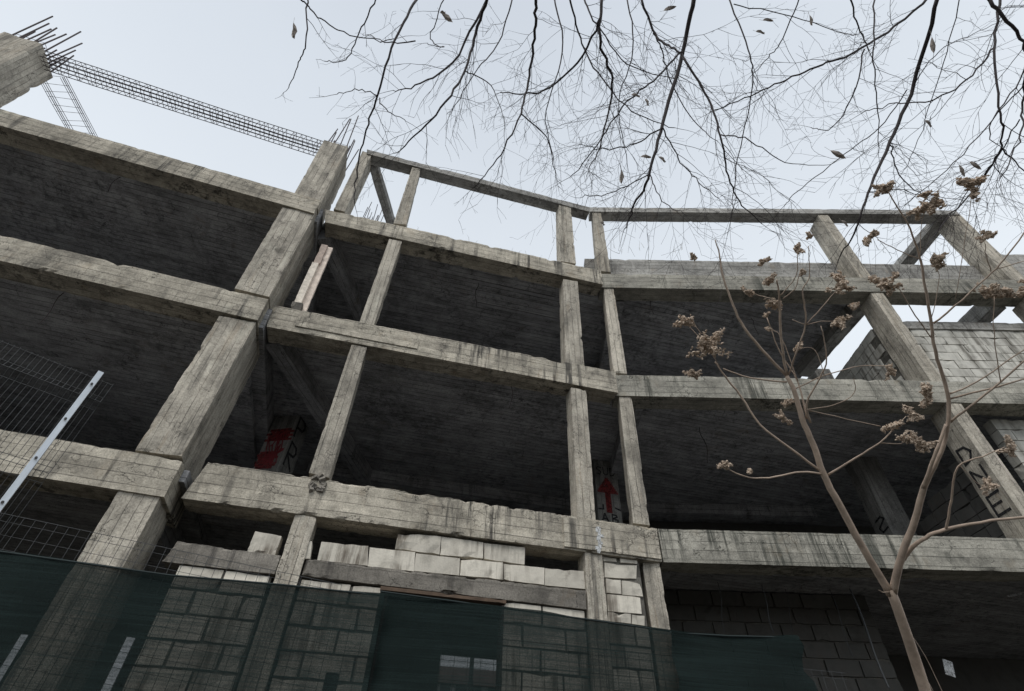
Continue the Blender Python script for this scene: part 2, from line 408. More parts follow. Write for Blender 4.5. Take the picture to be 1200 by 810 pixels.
# --- right wing beams
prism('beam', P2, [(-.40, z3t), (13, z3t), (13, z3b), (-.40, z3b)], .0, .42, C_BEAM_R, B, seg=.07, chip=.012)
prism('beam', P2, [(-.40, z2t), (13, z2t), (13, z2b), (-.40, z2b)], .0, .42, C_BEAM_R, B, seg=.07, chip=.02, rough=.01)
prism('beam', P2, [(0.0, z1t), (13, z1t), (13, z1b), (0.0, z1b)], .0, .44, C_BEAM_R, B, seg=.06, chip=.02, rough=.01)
prism('roof_kerb', P2, [(-.62, 11.28+CH), (13, 11.2+CH), (13, z3t-.1), (-.62, z3t-.1)], .46, .22, C_FRAME, B, seg=.1, chip=.015)
prism('roof_kerb', P2, tz(10.15, 13, 10.2+CH, 11.25+CH), .1, .3, C_FRAME, B, seg=.1)
# --- roof frame
q = pxq(P1, [(430,175),(691,243),(691,248),(430,180)], .0)
prism('roof_frame_beam', P1, q, 0, .3, C_FRAME, B, seg=.08, chip=.012)
zf = q[1][1]
qf = pxq(P2, [(690,243),(1121,246.5),(1121,251),(690,248)], 0.0); zf = min(qf[0][1], qf[1][1])
prism('roof_frame_beam', P2, [(-.40, qf[0][1]), (10.05, qf[1][1]), (10.05, qf[1][1]-.22), (-.40, qf[0][1]-.22)], 0.0, .33, C_FRAME, B, seg=.08, chip=.01)
bar('roof_frame_beam', P1.at(-6.52, .32, z4b-.02), onz(459, 268, z4b), .24, .22, C_FRAME, B)
bar('roof_frame_beam', P2.at(9.72, .34, qf[1][1]-.22), onz(1050, 326, qf[1][1]-.22), .42, .22, C_FRAME, B)
# --- slender columns
stack_col('column', P1, [[(425,177),(436,181),(404,248),(391,245)]], .03, .46, chip=.014)
stack_col('column', P1, [
    [(483,196),(493,198),(476,263),(461,262)], [(456,280),(471,283),(438,381),(421,378)],
    [(412,404),(430,407),(386,560),(362,554)]], .03, .30, chip=.014)
prism('column', P1, tz(-5.51, -5.22, 0, z1b), .03, .3, C_COL, B, seg=.055, chip=.02)
stack_col('column', P1, [[(655,240),(669,243),(675,309),(657,306)], [(660,327),(677,330),(685,431),(663,427)],
    [(669,454),(687,457),(698,611),(677,606)]], .03, .30, chip=.014)
q = pxq(P1, [(686,648),(706,651),(712,727),(689,725)], .03); s = (q[0][0]+q[3][0])/2; e_ = (q[1][0]+q[2][0])/2
prism('column', P1, tz(s, e_, 0, z1b), .03, .3, C_COL, B, seg=.055, chip=.02)
tC0, tC1 = s, e_
stack_col('column', P2, [[(694,246),(704,247),(716,319),(700,317)], [(707,335),(719,337),(735,438),(719,437)],
    [(725,462),(740,463),(762,616),(742,613)]], .03, .30, chip=.014)
q = pxq(P2, [(754,656),(774,657),(783,733),(761,731)], .03); s = (q[0][0]+q[3][0])/2; e_ = (q[1][0]+q[2][0])/2
prism('column', P2, tz(s, e_, 0, z1b), .03, .3, C_COL, B, seg=.055, chip=.02)
tD0, tD1 = s, e_
ecol = []
for zb, zt in ((z3t, z4b-.2), (z2t, z3b), (z1t, z2b), (0, z1b)):
    if zb == z3t: zt = q and (zf-.2)
    ecol.append(prism('column', P2, tz(6.06, 6.35, zb, zt), .03, .52, C_COL, B, seg=.07, rough=.003, chip=.01))
for zb, zt in ((z3t, z4b-.2), (z2t, z3b), (z1t, z2b), (0, z1b)):
    prism('column', P2, tz(9.72, 10.1, zb, zt+(.4 if zb == z3t else 0)), .03, .5, C_COL, B, seg=.1, rough=.004)

# --- floor slabs (polygon prisms)
def slab(name, pts, z0, z1, mat=C_SLAB, h=P1.h):
    o_ = pts[0]; mw = Matrix.Translation((o_.x, o_.y, z0)) @ Matrix.Rotation(h, 4, 'Z'); inv = mw.inverted()
    vs = [tuple(inv @ Vector((p.x, p.y, z0))) for p in pts]+[tuple(inv @ Vector((p.x, p.y, z1))) for p in pts]
    n = len(pts); fs = [tuple(range(n))[::-1], tuple(range(n, 2*n))]+[(i, (i+1) % n, n+(i+1) % n, n+i) for i in range(n)]
    me = bpy.data.meshes.new(name); me.from_pydata(vs, [], fs); me.update()
    return link(name, me, mat, B, mw)
DEP = 11.5
def poly(tR, tL=-6.9, DEP=11.5):
    m = (P1.n+P2.n).normalized()
    mid = D0 + m*DEP
    return [P1.at(tL, .2, 0), P1.at(-.02, .2, 0), P2.at(tR, .2, 0), P2.at(tR, DEP, 0), Vector((mid.x, mid.y, 0)), P0.at(-7.25, DEP+.4, 0), P0.at(-7.25, 1.1, 0)]
for zt, tR in ((z1t, 12.9), (z2t, 12.9), (z3t, 5.98)):
    dp = 6.9 if zt == z1t else DEP
    slab('floor_slab', poly(tR, DEP=dp), zt-.2, zt-.03)
    slab('floor_slab', [P0.at(-18.9, .2, 0), P0.at(-7.0, .2, 0), P0.at(-7.0, dp+(0 if dp < 8 else 1), 0), P0.at(-18.9, dp+(0 if dp < 8 else 1), 0)], zt+o0-(.2 if zt == z1t else .505), zt+o0-.03, h=P0.h)
# inner beams under the slabs: going back from the columns, and across
for k, (zt, tr) in enumerate(((z1t, 12), (z2t, 12), (z3t, 5))):
    for pl, t, hb in ((P0, -14.5, .75), (P0, -7.45, .62)):
        prism('inner_beam', pl, tz(t-.2, t+.2, zt+o0-hb, zt+o0-.21), 1.0, (5.4 if zt == z1t else DEP-1.2), C_SLAB, B, seg=.6, rough=.01, chip=.01)
    if zt != z1t: bar('inner_beam', P1.at(-6.93, .44, zt-.56), P1.at(-4.7, 6.2, zt-.56), .3, .35, C_SLAB, B, seg=.3)
    for pl, t in ((P2, .1),):
        if t > tr+1.5: continue
        if pl is P1 and t > -2: continue
        prism('inner_beam', pl, tz(t-.15, t+.15, zt-.52, zt-.21), .46, (5.9 if zt == z1t else DEP-.8), C_SLAB, B, seg=.6, rough=.01, chip=.01)
    for off in (5.2,):
        prism('inner_beam', P0, tz(-18.8, -7.7, zt+o0-(.55 if zt == z1t else .72), zt+o0-.205), off+.6, .35, C_SLAB, B, seg=.6)
        prism('inner_beam', P1, tz(-6.5, .9, zt-.50, zt-.205), off, .35, C_SLAB, B, seg=.6)
        prism('inner_beam', P2, tz(.3, 5.8, zt-.50, zt-.205), off, .35, C_SLAB, B, seg=.6)
# back walls of the upper storeys
for zb, zt, tr, DEP in ((z1t, z2t, 12.8, 6.65), (z2t, z3t, 5.9, 11.3)):
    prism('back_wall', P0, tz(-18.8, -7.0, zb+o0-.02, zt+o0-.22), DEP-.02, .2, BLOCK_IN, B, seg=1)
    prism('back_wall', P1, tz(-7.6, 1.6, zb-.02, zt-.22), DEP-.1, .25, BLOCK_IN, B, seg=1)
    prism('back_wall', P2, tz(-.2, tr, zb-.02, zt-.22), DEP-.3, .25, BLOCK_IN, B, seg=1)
# thin pale strips along the underside of the top slab
mb = MB()
for (x0, y0, x1, y1) in ((552, 338, 652, 341), (553, 354, 700, 357), (556, 367, 690, 371), (560, 320, 640, 328)):
    a = onz(x0, y0, z3t-.215); b = onz(x1, y1, z3t-.215)
    rot = Matrix.Rotation(P1.h, 3, 'Z'); c = (a+b)/2
    mb.box(c, (b-a).length, .09, .02, rot)
mb.build('soffit_strip', simple('pale_strip', (.30, .30, .31), .9), B)

# --- inner columns seen between the front ones, with their sprayed marks
def inner_col(pl, px, off, z0, z1, w=None, depth=.4, mat=C_IN):
    q = pxq(pl, px, off); a = q[0][0]; b = q[1][0]
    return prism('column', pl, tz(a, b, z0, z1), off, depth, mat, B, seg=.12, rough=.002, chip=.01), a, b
def strokes(parent, pl, off, lines, mat, wd, name='graffiti'):
    mb = MB(); 
    for L in lines:
        for i in range(len(L)-1):
            (a, b), (c, d) = L[i], L[i+1]
            A_ = Vector((a, b)); B_ = Vector((c, d)); n = (B_-A_); 
            if n.length < 1e-6: continue
            n.normalize(); e = n*wd*.35; n = Vector((-n.y, n.x))*wd*.5
            pts = [A_-e-n, B_+e-n, B_+e+n, A_-e+n]; base = len(mb.v)
            for o_ in (off-.006-.0006*(i % 3), off-.001):
                for p in pts: mb.v.append(pl.at(p.x, o_, p.y))
            for f in ((0, 1, 2, 3), (4, 7, 6, 5), (0, 4, 5, 1), (1, 5, 6, 2), (2, 6, 7, 3), (3, 7, 4, 0)): mb.f.append(tuple(base+k for k in f))
    return mb.build(name, mat, parent)
def glyph(ch, ox, oy, w, h, rot=0):
    G = {'P': [[(0,0),(0,1),(.7,.95),(.9,.75),(.7,.5),(0,.45)]], 'R': [[(0,0),(.05,1),(.7,.95),(.9,.75),(.7,.55),(0,.5),(.9,0)]],
         'D': [[(0,0),(0,1),(.6,.9),(.9,.5),(.6,.1),(0,0)]], 'N': [[(0,0),(0,1),(.9,0),(.9,1)]], 'E': [[(.9,1),(0,1),(0,0),(.9,0)], [(0,.5),(.7,.5)]],
         'S': [[(.9,.9),(.3,1),(0,.75),(.8,.35),(.6,0),(0,.1)]], 'U': [[(0,1),(.05,.2),(.45,0),(.85,.2),(.9,1)]], 'B': [[(0,0),(0,1),(.6,.95),(.7,.75),(0,.52),(.8,.4),(.75,.1),(0,0)]],
         'A': [[(0,0),(.45,1),(.9,0)], [(.2,.4),(.7,.4)]], 'O': [[(.4,0),(0,.4),(.1,.85),(.5,1),(.9,.6),(.8,.15),(.4,0)]], 'C': [[(.9,.9),(.4,1),(0,.5),(.4,0),(.9,.1)]], 'I': [[(.4,0),(.4,1)]], 'M': [[(0,0),(.05,1),(.45,.4),(.85,1),(.9,0)]]}
    out = []
    for L in G[ch]:
        l = []
        for x, y in L:
            if rot: x, y = y, 1-x
            l.append((ox+x*w, oy+y*h))
        out.append(l)
    return out
# column with the red scribble and PR
q0 = P1.hit(345, 470, 3.4)
def colbox(pl, xl, xr, y, off, z0, z1, depth):
    a = pl.hit(xl, y, off)[0]; b = pl.hit(xr, y, off)[0]
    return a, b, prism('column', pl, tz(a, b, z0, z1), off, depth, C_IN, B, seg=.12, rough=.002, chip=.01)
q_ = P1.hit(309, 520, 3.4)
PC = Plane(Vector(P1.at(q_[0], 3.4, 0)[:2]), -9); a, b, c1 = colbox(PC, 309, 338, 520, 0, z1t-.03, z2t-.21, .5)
zb_ = PC.hit(310, 548, 0)[1]; zt_ = PC.hit(320, 505, 0)[1]
mb = MB(); pts = [(a+.04, zt_), (b-.01, zt_+.02), (b-.01, zt_-.33), (a+.3, zt_-.36), (b-.12, zt_-.5), (b-.15, zb_+.1), (a+.2, zb_), (a+.01, zb_+.15)]
r2 = random.Random(3)
scr = [[(a+.05+(b-a-.1)*r2.random(), zb_+(zt_-zb_)*r2.random()) for k in range(26)]]
base = [[(a+.06+.05*math.sin(k*2.3), zt_-.05*k), (b-.03-.04*math.cos(k*3.1), zt_-.05*k+.02)] for k in range(6)] + [[(a+.02+.03*math.cos(k*1.9), zb_+.06*k), (a+(b-a)*(.66+.1*math.sin(k*2)), zb_+.06*k)] for k in range(7)]
strokes(c1, PC, 0, base, PAINT_R, .055)
strokes(c1, PC, -.008, scr, simple('dark_red_spray', (.16, .01, .015), .7), .022)
# its right side face carries black letters
def side_strokes(parent, pl, t, lines, mat, wd, name='graffiti', sgn=1):
    # lines given in (offset, z) on the face t = const
    mb = MB()
    for L in lines:
        for i in range(len(L)-1):
            A_ = Vector(L[i]); B_ = Vector(L[i+1]); n = (B_-A_)
            if n.length < 1e-6: continue
            n.normalize(); e = n*wd*.35; n = Vector((-n.y, n.x))*wd*.5
            pts = [A_-e-n, B_+e-n, B_+e+n, A_-e+n]; base_ = len(mb.v)
            for tt in (t+sgn*(.006+.0006*(i % 3)), t+sgn*.001):
                for p in pts: mb.v.append(pl.at(tt, p.x, p.y))
            for f in ((0, 1, 2, 3), (4, 7, 6, 5), (0, 4, 5, 1), (1, 5, 6, 2), (2, 6, 7, 3), (3, 7, 4, 0)): mb.f.append(tuple(base_+k for k in f))
    return mb.build(name, mat, parent)
zz = zt_+.25
side_strokes(c1, PC, b, glyph('P', .08, zz-.35, .34, .5)+glyph('R', .08, zz-1.05, .34, .55), PAINT_K, .05)
# column behind the middle pair with SUD, red arrow and AB
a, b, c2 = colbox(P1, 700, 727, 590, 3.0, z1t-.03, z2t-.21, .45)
zs = P1.hit(712, 553, 3.0)[1]; W = b-a
ls = []
for k, ch in enumerate('SUD'): ls += glyph(ch, a+.05+W*.3*k, zs-.1, W*.24, .2)
strokes(c2, P1, 3.0, ls, PAINT_K, .02)
zt_ = P1.hit(712, 560, 3.0)[1]; zm = P1.hit(712, 577, 3.0)[1]; zb_ = P1.hit(712, 600, 3.0)[1]
cx = (a+b)/2
arrow = [[(cx-.24*(1-k/9), zm+(zt_-zm)*k/9), (cx+.24*(1-k/9), zm+(zt_-zm)*k/9)] for k in range(9)] + [[(cx-.05+.03*k, zm), (cx-.05+.03*k, zb_)] for k in range(4)]
strokes(c2, P1, 3.0, arrow, PAINT_R, .05)
strokes(c2, P1, 3.0, glyph('A', a+.08, zb_-.25, .18, .2)+glyph('B', a+.34, zb_-.25, .16, .2)+[[(a+.02, zb_+.05), (a+.14, zb_+.06), (a+.14, zb_+.16)], [(b-.14, zb_+.12), (b-.02, zb_+.08)]], PAINT_K, .035)
# shaded column on the right with scribble
a, b, c3 = colbox(P2, 1014, 1040, 560, 2.6, z1t-.03, z2t-.21, .5)
side_strokes(c3, P2, a, glyph('S', 2.63, z1t+1.3, .35, .3)+glyph('O', 2.63, z1t+.9, .35, .3)+glyph('C', 2.63, z1t+.5, .35, .3), PAINT_K, .04, sgn=-1)
a, b, c4 = colbox(P2, 950, 968, 425, 3.2, z2t-.03, z3t-.21, .45)
a, b, c5 = colbox(P1, 405, 420, 540, 5.5, z1t-.03, z2t-.51, .45)
a, b, c6 = colbox(P1, 700, 722, 430, 3.0, z2t-.03, z3t-.21, .45)
a, b, c7 = colbox(P1, 372, 405, 345, 3.3, z2t-.03, z3t-.21, .45)
# D N E down the shaded side of the right column
zc = [P2.hit(x, y)[1] for x, y in ((1128, 522), (1148, 548), (1165, 578))]
ls = glyph('D', .44, zc[0]-.15, -.30, .30)+glyph('N', .44, zc[1]-.16, -.30, .32)+glyph('E', .44, zc[2]-.2, -.32, .34)
side_strokes(ecol[2], P2, 6.06, ls, PAINT_K, .045, sgn=-1)

# --- masonry of the ground floor front
def Z7(pts): return [(440+x/3.3333, 580+y/3.3333) for x, y in pts]
def Z6(pts): return [(170+x/3., 540+y/3.) for x, y in pts]
def mas(name, pl, quads, off=.06, dep=.22, mat=BLOCK, extra=None):
    mb = MB()
    for q in quads: mb.block(pl, pxq(pl, q, off), off+rng.uniform(-.008, .008), dep, .004, .02, .1)
    for q in (extra or []): mb.block(pl, q, off+rng.uniform(-.008, .008), dep, .004, .02, .12)
    return mb.build(name, mat, B, mw=Matrix.Translation(pl.at(0, 0, 0)) @ Matrix.Rotation(pl.h, 4, 'Z'))
def rows(t0, t1, z0, z1, bh=.27, bw=.62, seed=0, gp=.028):
    r = random.Random(seed); out = []; z = z1; k = 0
    while z > z0+.05:
        t = t0; first = True
        while t < t1-.02:
            wd = bw*(.5 if (first and k % 2) else 1)*r.uniform(.85, 1.05); te = min(t+wd, t1)
            if t1-te < .12: te = t1
            out.append(tz(t, te-gp, z-bh+gp*.9, z)); t = te; first = False
        z -= bh; k += 1
    return out
tieT, tieB = 2.46+CH, 2.23+CH
# row on the tie beam, and the loose row over it
mas('block_wall', P1, [Z6([(620,285),(785,300),(783,370),(605,350)]), Z6([(790,305),(950,322),(945,390),(783,372)]),
    Z7([(158,228),(330,248),(327,315),(150,297)]), Z7([(332,248),(497,265),(497,332),(330,315)]), Z7([(500,268),(660,285),(660,352),(498,332)]), Z7([(663,285),(815,298),(820,367),(662,353)]),
    Z7([(88,147),(257,163),(250,233),(77,213)]), Z7([(258,163),(422,185),(420,248),(252,235)]), Z7([(424,187),(585,205),(583,272),(424,250)]),
    Z6([(566,280),(590,280),(580,345),(558,345)])])
q = pxq(P1, [(362,656),(684,690),(684,709),(358,672)], .02)
prism('tie_beam', P1, [(-5.2, tieT), (tC0-.02, tieT+.02), (tC0-.02, tieB), (-5.2, tieB+.02)], .03, .28, C_OLD, B, seg=.04, chip=.035, rough=.016)
q = pxq(P1, [(205,637),(324,653),(322,669),(201,656)], .02)
prism('tie_beam', P1, [(-6.78, tieT+.03), (-5.52, tieT), (-5.52, tieB), (-6.85, tieB)], .03, .28, C_OLD, B, seg=.04, chip=.035, rough=.014)
tj0, tj1 = -4.10, -2.50
prism('lintel', P1, tz(tj0-.08, tj1+.02, tieB-.045, tieB), .02, .2, simple('rusty_lintel', (.09, .06, .04), .9, 0, .4), B, seg=.1, chip=.01)
mas('block_wall', P1, [], extra=rows(-6.64, -5.54, 0, tieB-.015, seed=1))
mas('block_wall', P1, [], extra=rows(-5.18, tj0, 0, tieB-.015, bw=.62, seed=2))
mas('block_wall', P1, [], extra=rows(tj1, tC0-.02, 0, tieB-.015, bw=.62, seed=3))
mas('block_wall', P1, [Z7(q_) for q_ in ([(895,265),(1022,275),(1023,330),(895,322)], [(900,327),(958,332),(960,388),(903,383)], [(963,335),(1040,340),(1045,397),(965,390)],
    [(905,388),(1035,400),(1040,465),(908,455)], [(908,457),(998,465),(998,503),(908,495)], [(1003,467),(1052,472),(1052,510),(1003,503)], [(890,240),(945,246),(946,262),(892,258)], [(955,248),(1022,256),(1022,270),(957,264)])],
    off=.06, extra=rows(tC1+.02, -.36, 0, P1.hit(715, 729, .06)[1]-.02, bw=.45, seed=4))
# mortar core behind the joints
for a, b, zt in ((-6.61, -5.55, tieB-.03), (-5.17, tj0-.01, tieB-.03), (tj1+.01, tC0-.03, tieB-.03), (tC1+.03, -.38, z1b-.02)):
    prism('mortar_core', P1, tz(a, b, 0, zt), .085, .16, MORTAR, B, seg=.5, rough=0, chip=0)
# door posts of the opening
for t in (tj0+.0, tj1-.03):
    prism('door_post', P1, tz(t, t+.03, 0, tieB-.062), .05, .2, simple('door_jamb', (.05, .04, .035), .9), B, seg=.4, rough=0, chip=0)

# --- ground floor: inner and back masonry
zr = P2.hit(800, 692, 2.2)[1]
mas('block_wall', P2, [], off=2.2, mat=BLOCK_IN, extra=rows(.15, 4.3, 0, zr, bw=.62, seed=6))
prism('mortar_core', P2, tz(.15, 4.28, 0, zr-.05), 2.24, .14, MORTAR, B, seg=1, rough=0, chip=0)
OB = 6.6
wl = P1.hit(517, 765, OB); wr = P1.hit(587, 765, OB); zw = wl[1]; tw0, tw1 = wl[0], wr[0]
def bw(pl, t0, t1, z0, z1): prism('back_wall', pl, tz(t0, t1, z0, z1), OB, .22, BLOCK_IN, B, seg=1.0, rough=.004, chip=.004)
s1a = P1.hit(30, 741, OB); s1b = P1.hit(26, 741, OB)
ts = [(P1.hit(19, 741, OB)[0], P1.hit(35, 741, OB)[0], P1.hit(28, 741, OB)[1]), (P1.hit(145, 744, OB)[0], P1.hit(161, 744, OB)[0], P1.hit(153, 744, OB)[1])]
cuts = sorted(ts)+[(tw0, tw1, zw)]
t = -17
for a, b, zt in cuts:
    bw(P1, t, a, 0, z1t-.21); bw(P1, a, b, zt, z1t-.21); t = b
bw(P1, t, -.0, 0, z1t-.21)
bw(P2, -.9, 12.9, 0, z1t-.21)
# frame of the window in the back wall
zsill = zw-1.3
bw(P1, tw0, tw1, 0, zsill)
# --- right-hand masonry of the upper storeys
zt3 = P2.hit(1130, 379, .5)[1]
mas('block_wall', P2, [], off=.5, extra=rows(6.42, 12.8, z2t-.02, zt3-.24, bh=.24, bw=.5, seed=8, gp=.014), mat=BLOCK_UP)
prism('tie_beam', P2, tz(6.4, 12.8, zt3-.24, zt3), .46, .3, C_FRAME, B, seg=.1)
prism('mortar_core', P2, tz(6.43, 12.78, z2t-.02, zt3-.25), .54, .14, MORTAR, B, seg=1, rough=0, chip=0)
mas('block_wall', P2, [], off=.5, extra=rows(7.2, 12.8, z1t-.02, z2b-.02, bh=.25, bw=.6, seed=9, gp=.014), mat=BLOCK_UP)
prism('mortar_core', P2, tz(7.22, 12.78, z1t-.02, z2b-.03), .54, .14, MORTAR, B, seg=1, rough=0, chip=0)
class Cross(Plane): pass
PE = Plane(Vector(P2.at(6.3, 0, 0)[:2]), -1.79+90)
e1 = PE.hit(1030, 386); e2 = PE.hit(984, 434)
# wall running back from the right column
prism('mortar_core', PE, tz(.5, 3.4, z2t-.02, min(e1[1], e2[1])-.02), .03, .14, MORTAR, B, seg=1, rough=0, chip=0)
mb = MB()
for k in range(9):
    z0 = z2t-.02+.24*k
    for j in range(9):
        t0 = .65+.5*j+(.25 if k % 2 else 0)
        ztop = e1[1]+(e2[1]-e1[1])*(t0-e1[0])/(e2[0]-e1[0]) if False else min(e1[1], e2[1])
        if z0+.24 <= ztop+.25-(.25 if j > 4 else 0) and j < 6: mb.block(PE, tz(t0, t0+.48, z0, z0+.228), .0, .2, .004, .02, .12)
mb.build('block_wall', BLOCK_UP, B, mw=Matrix.Translation(PE.at(0, 0, 0)) @ Matrix.Rotation(PE.h, 4, 'Z'))
# beams crossing the open right bay
bar('inner_beam', P2.at(6.16, .46, z3b), P2.at(5.78, 3.2, z3b), .34, .4, C_FRAME, B)
bar('inner_beam', P2.at(9.4, .46, z3b+.02), P2.at(8.9, 6, z3b+.02), .35, .4, C_FRAME, B)
prism('column', P2, tz(8.2, 8.6, z2t, z3b+.3), 2.2, .4, C_COL, B, seg=.15)
# broken low wall with graffiti behind the right column
mb = MB()
for k in range(8):
    for j in range(5):
        if (k >= 6 and j > 2) or (k >= 7 and j > 0): continue
        mb.block(PE, tz(.75+.5*j, 1.23+.5*j, z1t+.25*k, z1t+.25*k+.238), -.35, .2, .006, .03, .12)
wv = mb.build('block_wall', BLOCK_IN, B, mw=Matrix.Translation(PE.at(0, 0, 0)) @ Matrix.Rotation(PE.h, 4, 'Z'))
strokes(wv, PE, -.36-.01, [], PAINT_K, .03) if False else None

# --- weathered drips of concrete and small repairs on the beams
mb = MB(); r3 = random.Random(5)
q = P1.hit(374, 566)
for k in range(16):
    c = P1.at(q[0]+r3.uniform(-.12, .12), -.012, q[1]+r3.uniform(-.12, .12)); s_ = r3.uniform(.025, .06)
    rot = Matrix.Rotation(r3.uniform(0, 6), 3, Vector((r3.random(), r3.random(), r3.random())).normalized()); mb.box(c, s_*1.6, s_, s_*.9, rot)
mb.build('concrete_spill', C_OLD, B)
mb = MB(); q = P1.hit(701, 633)
for k in range(14): mb.box(P1.at(q[0]+r3.gauss(0, .018), -.033-.0004*k, q[1]+.17-.028*k), r3.uniform(.03, .09), .006, r3.uniform(.03, .06), Matrix.Rotation(P1.h, 3, 'Z'))
mb.build('lime_stain', PAINT_W, B)

# --- reinforcement
def starters(px_t, pl, t0, t1, o0_, o1_, z, n, hmin, hmax, seed, parent=B, r=.011, name='starter_bars', below=.05):
    mb = MB(); r4 = random.Random(seed)
    pts = []
    for k in range(n):
        u = k/(n-1); pts.append((t0+(t1-t0)*u, o0_)); pts.append((t0+(t1-t0)*u, o1_))
    for k in range(1, n-1):
        u = k/(n-1); pts.append((t0, o0_+(o1_-o0_)*u)); pts.append((t1, o0_+(o1_-o0_)*u))
    for t, o in pts:
        h = r4.uniform(hmin, hmax); a = pl.at(t, o, z-below); b = pl.at(t+r4.uniform(-.06, .06)*h, o+r4.uniform(-.05, .05)*h, z+h)
        mb.tube([a, b], r, 5)
    for zz_ in (z+.08, z+.22):
        mb.tube([pl.at(t0, o0_, zz_), pl.at(t1, o0_, zz_), pl.at(t1, o1_, zz_), pl.at(t0, o1_, zz_), pl.at(t0, o0_, zz_)], .006, 4)
    return mb.build(name, REBAR, parent)
starters(0, P0, -7.63, -7.15, .1, .8, 12.48+CH, 4, .8, 1.9, 1, piers[0], r=.014)
pg = [o for o in B.children if o.name.startswith('pier')][-4]
starters(0, P0, -14.8, -14.2, .06, .7, 12.8+CH, 5, .6, 1.5, 2, r=.017)
def cage(a, b, w, h, nside, step, seed, r=.008, parent=B):
    a = Vector(a); b = Vector(b); x = (b-a).normalized(); L = (b-a).length; y = Vector((0, 0, 1)).cross(x).normalized(); z = x.cross(y); mb = MB(); r5 = random.Random(seed)
    cs = []
    for k in range(nside): cs += [((k/(nside-1)-.5)*w, 0), ((k/(nside-1)-.5)*w, h)]
    for k in (1,): cs += [(-.5*w, h*.5), (.5*w, h*.5)]
    for u, v in cs:
        mb.tube([a+y*u+z*v+x*(i/8*L)-Vector((0, 0, 1))*(.05*math.sin(math.pi*i/8)) + y*r5.uniform(-.01, .01) for i in range(9)], r, 5)
    n = int(L/step)
    for i in range(n+1):
        o_ = a+x*(i*step+r5.uniform(-.03, .03))-Vector((0, 0, 1))*(.05*math.sin(math.pi*i/n)); sl = x*r5.uniform(-.04, .04)
        c_ = [o_-y*w*.5, o_+y*w*.5+sl, o_+y*w*.5+z*h+sl, o_-y*w*.5+z*h, o_-y*w*.5]
        mb.tube(c_, r*.62, 4)
    return mb.build('rebar_cage', REBAR, parent)
cage(P0.at(-19, .35, 12.86+CH), P0.at(-7.2, .4, 12.5+CH), .30, .30, 4, .12, 1, r=.010)
def cage2(a, b, w, seed):
    a = Vector(a); b = Vector(b); x = (b-a).normalized(); L = (b-a).length; y = Vector((0, 0, 1)).cross(x).normalized(); r5 = random.Random(seed); mb = MB()
    for u in (-.5, -.42, -.35, .33, .42, .5):
        for hz_ in (0, .06):
            mb.tube([a+y*u*w+x*(i/8*L)+Vector((0, 0, hz_-.06*math.sin(math.pi*i/8)))+y*r5.uniform(-.008, .008) for i in range(9)], .007, 5)
    k = 0
    while k*.17 < L:
        o_ = a+x*(k*.17+r5.uniform(-.02, .02))-Vector((0, 0, .06*math.sin(math.pi*k*.17/L))); mb.tube([o_-y*w*.52, o_+y*w*.5+x*r5.uniform(-.05, .05)], .005, 4); k += 1
    return mb.build('rebar_cage', REBAR, B)
cage2(P0.at(-14.15, .75, 12.8+CH), P0.at(-12.75, 6, 12.8+CH), .66, 2)
# thick twisted bundle near the left pier
# far starter bars standing on the roof behind the corner frame
starters(0, P1, -6.5, -6.1, 1.05, 1.5, z3t, 5, 1.5, 2.3, 5, r=.009, name='roof_starter_bars')
mb = MB(); r6 = random.Random(8)
for k in range(9):
    t = -6.25+.09*k; mb.tube([P1.at(t, 1.1, z3t-.05), P1.at(t+r6.uniform(-.1, .1), 1.15, z3t+r6.uniform(1.2, 1.9))], .008, 4)
mb.build('roof_starter_bars', REBAR, B)
# thin wires hanging in the dark ground floor bay
for (x0, y0, x1, y1, o_, rr) in ((841, 682, 850, 742, 1.0, .005), (892, 686, 907, 742, .9, .007), (972, 690, 1000, 770, 1.1, .005), (996, 690, 1042, 806, .8, .014), (920, 690, 930, 740, 1.3, .004)):
    a = P2.hit(x0, y0, o_); b = P2.hit(x1, y1, o_); a = P2.at(a[0], o_, a[1]); b = P2.at(b[0], o_, b[1])
    mb = MB(); mb.tube([a+(b-a)*(k/6)+Vector((.02*math.sin(k), 0, 0)) for k in range(7)], rr, 5)
    mb.build('hanging_wire', WIRE, B)
r8 = random.Random(4)
for (x, y, z_, ln) in ((560, 330, z3t-.2, .9), (760, 345, z3t-.2, .7), (600, 440, z2t-.2, .8), (150, 200, z3t-.33, .8), (90, 330, z2t-.33, 1.0), (820, 500, z2t-.2, .9), (880, 372, z3t-.2, .6)):
    p = onz(x, y, z_); mb = MB(); mb.tube([p+Vector((.03*math.sin(k*1.1+x), .03*math.cos(k*.9), -ln*k/7)) for k in range(8)], .006, 4); mb.build('hanging_wire', REBAR, B)
# weeds along the edges of the roof and floors
mb = MB(); r7 = random.Random(11)
def weeds(pl, t0, t1, z, n, hmax):
    for k in range(n):
        t = r7.uniform(t0, t1); p = pl.at(t, r7.uniform(.03, .2), z); h = r7.uniform(.1, hmax); q_ = Vector((r7.uniform(-.3, .3), r7.uniform(-.3, .3), 1))*h
        mb.tube([p, p+q_*.6, p+q_+Vector((r7.uniform(-.05, .05), 0, -.02))], [.004, .003, .001], 3)
weeds(P1, -4, -.5, z4t-.02, 8, .45); weeds(P2, 0, 9, z3t+1.15, 16, .35); weeds(P1, -6.5, -.3, z3t-.02, 26, .3); weeds(P2, 0, 9, zf-.03, 7, .4); weeds(P1, -4.6, -4, z1t-.03, 4, .2)
tag(mb.build('roof_weeds', GRASSM), 'thin dry weeds sprouting along the roof edges of the concrete building', 'weeds', kind='stuff')

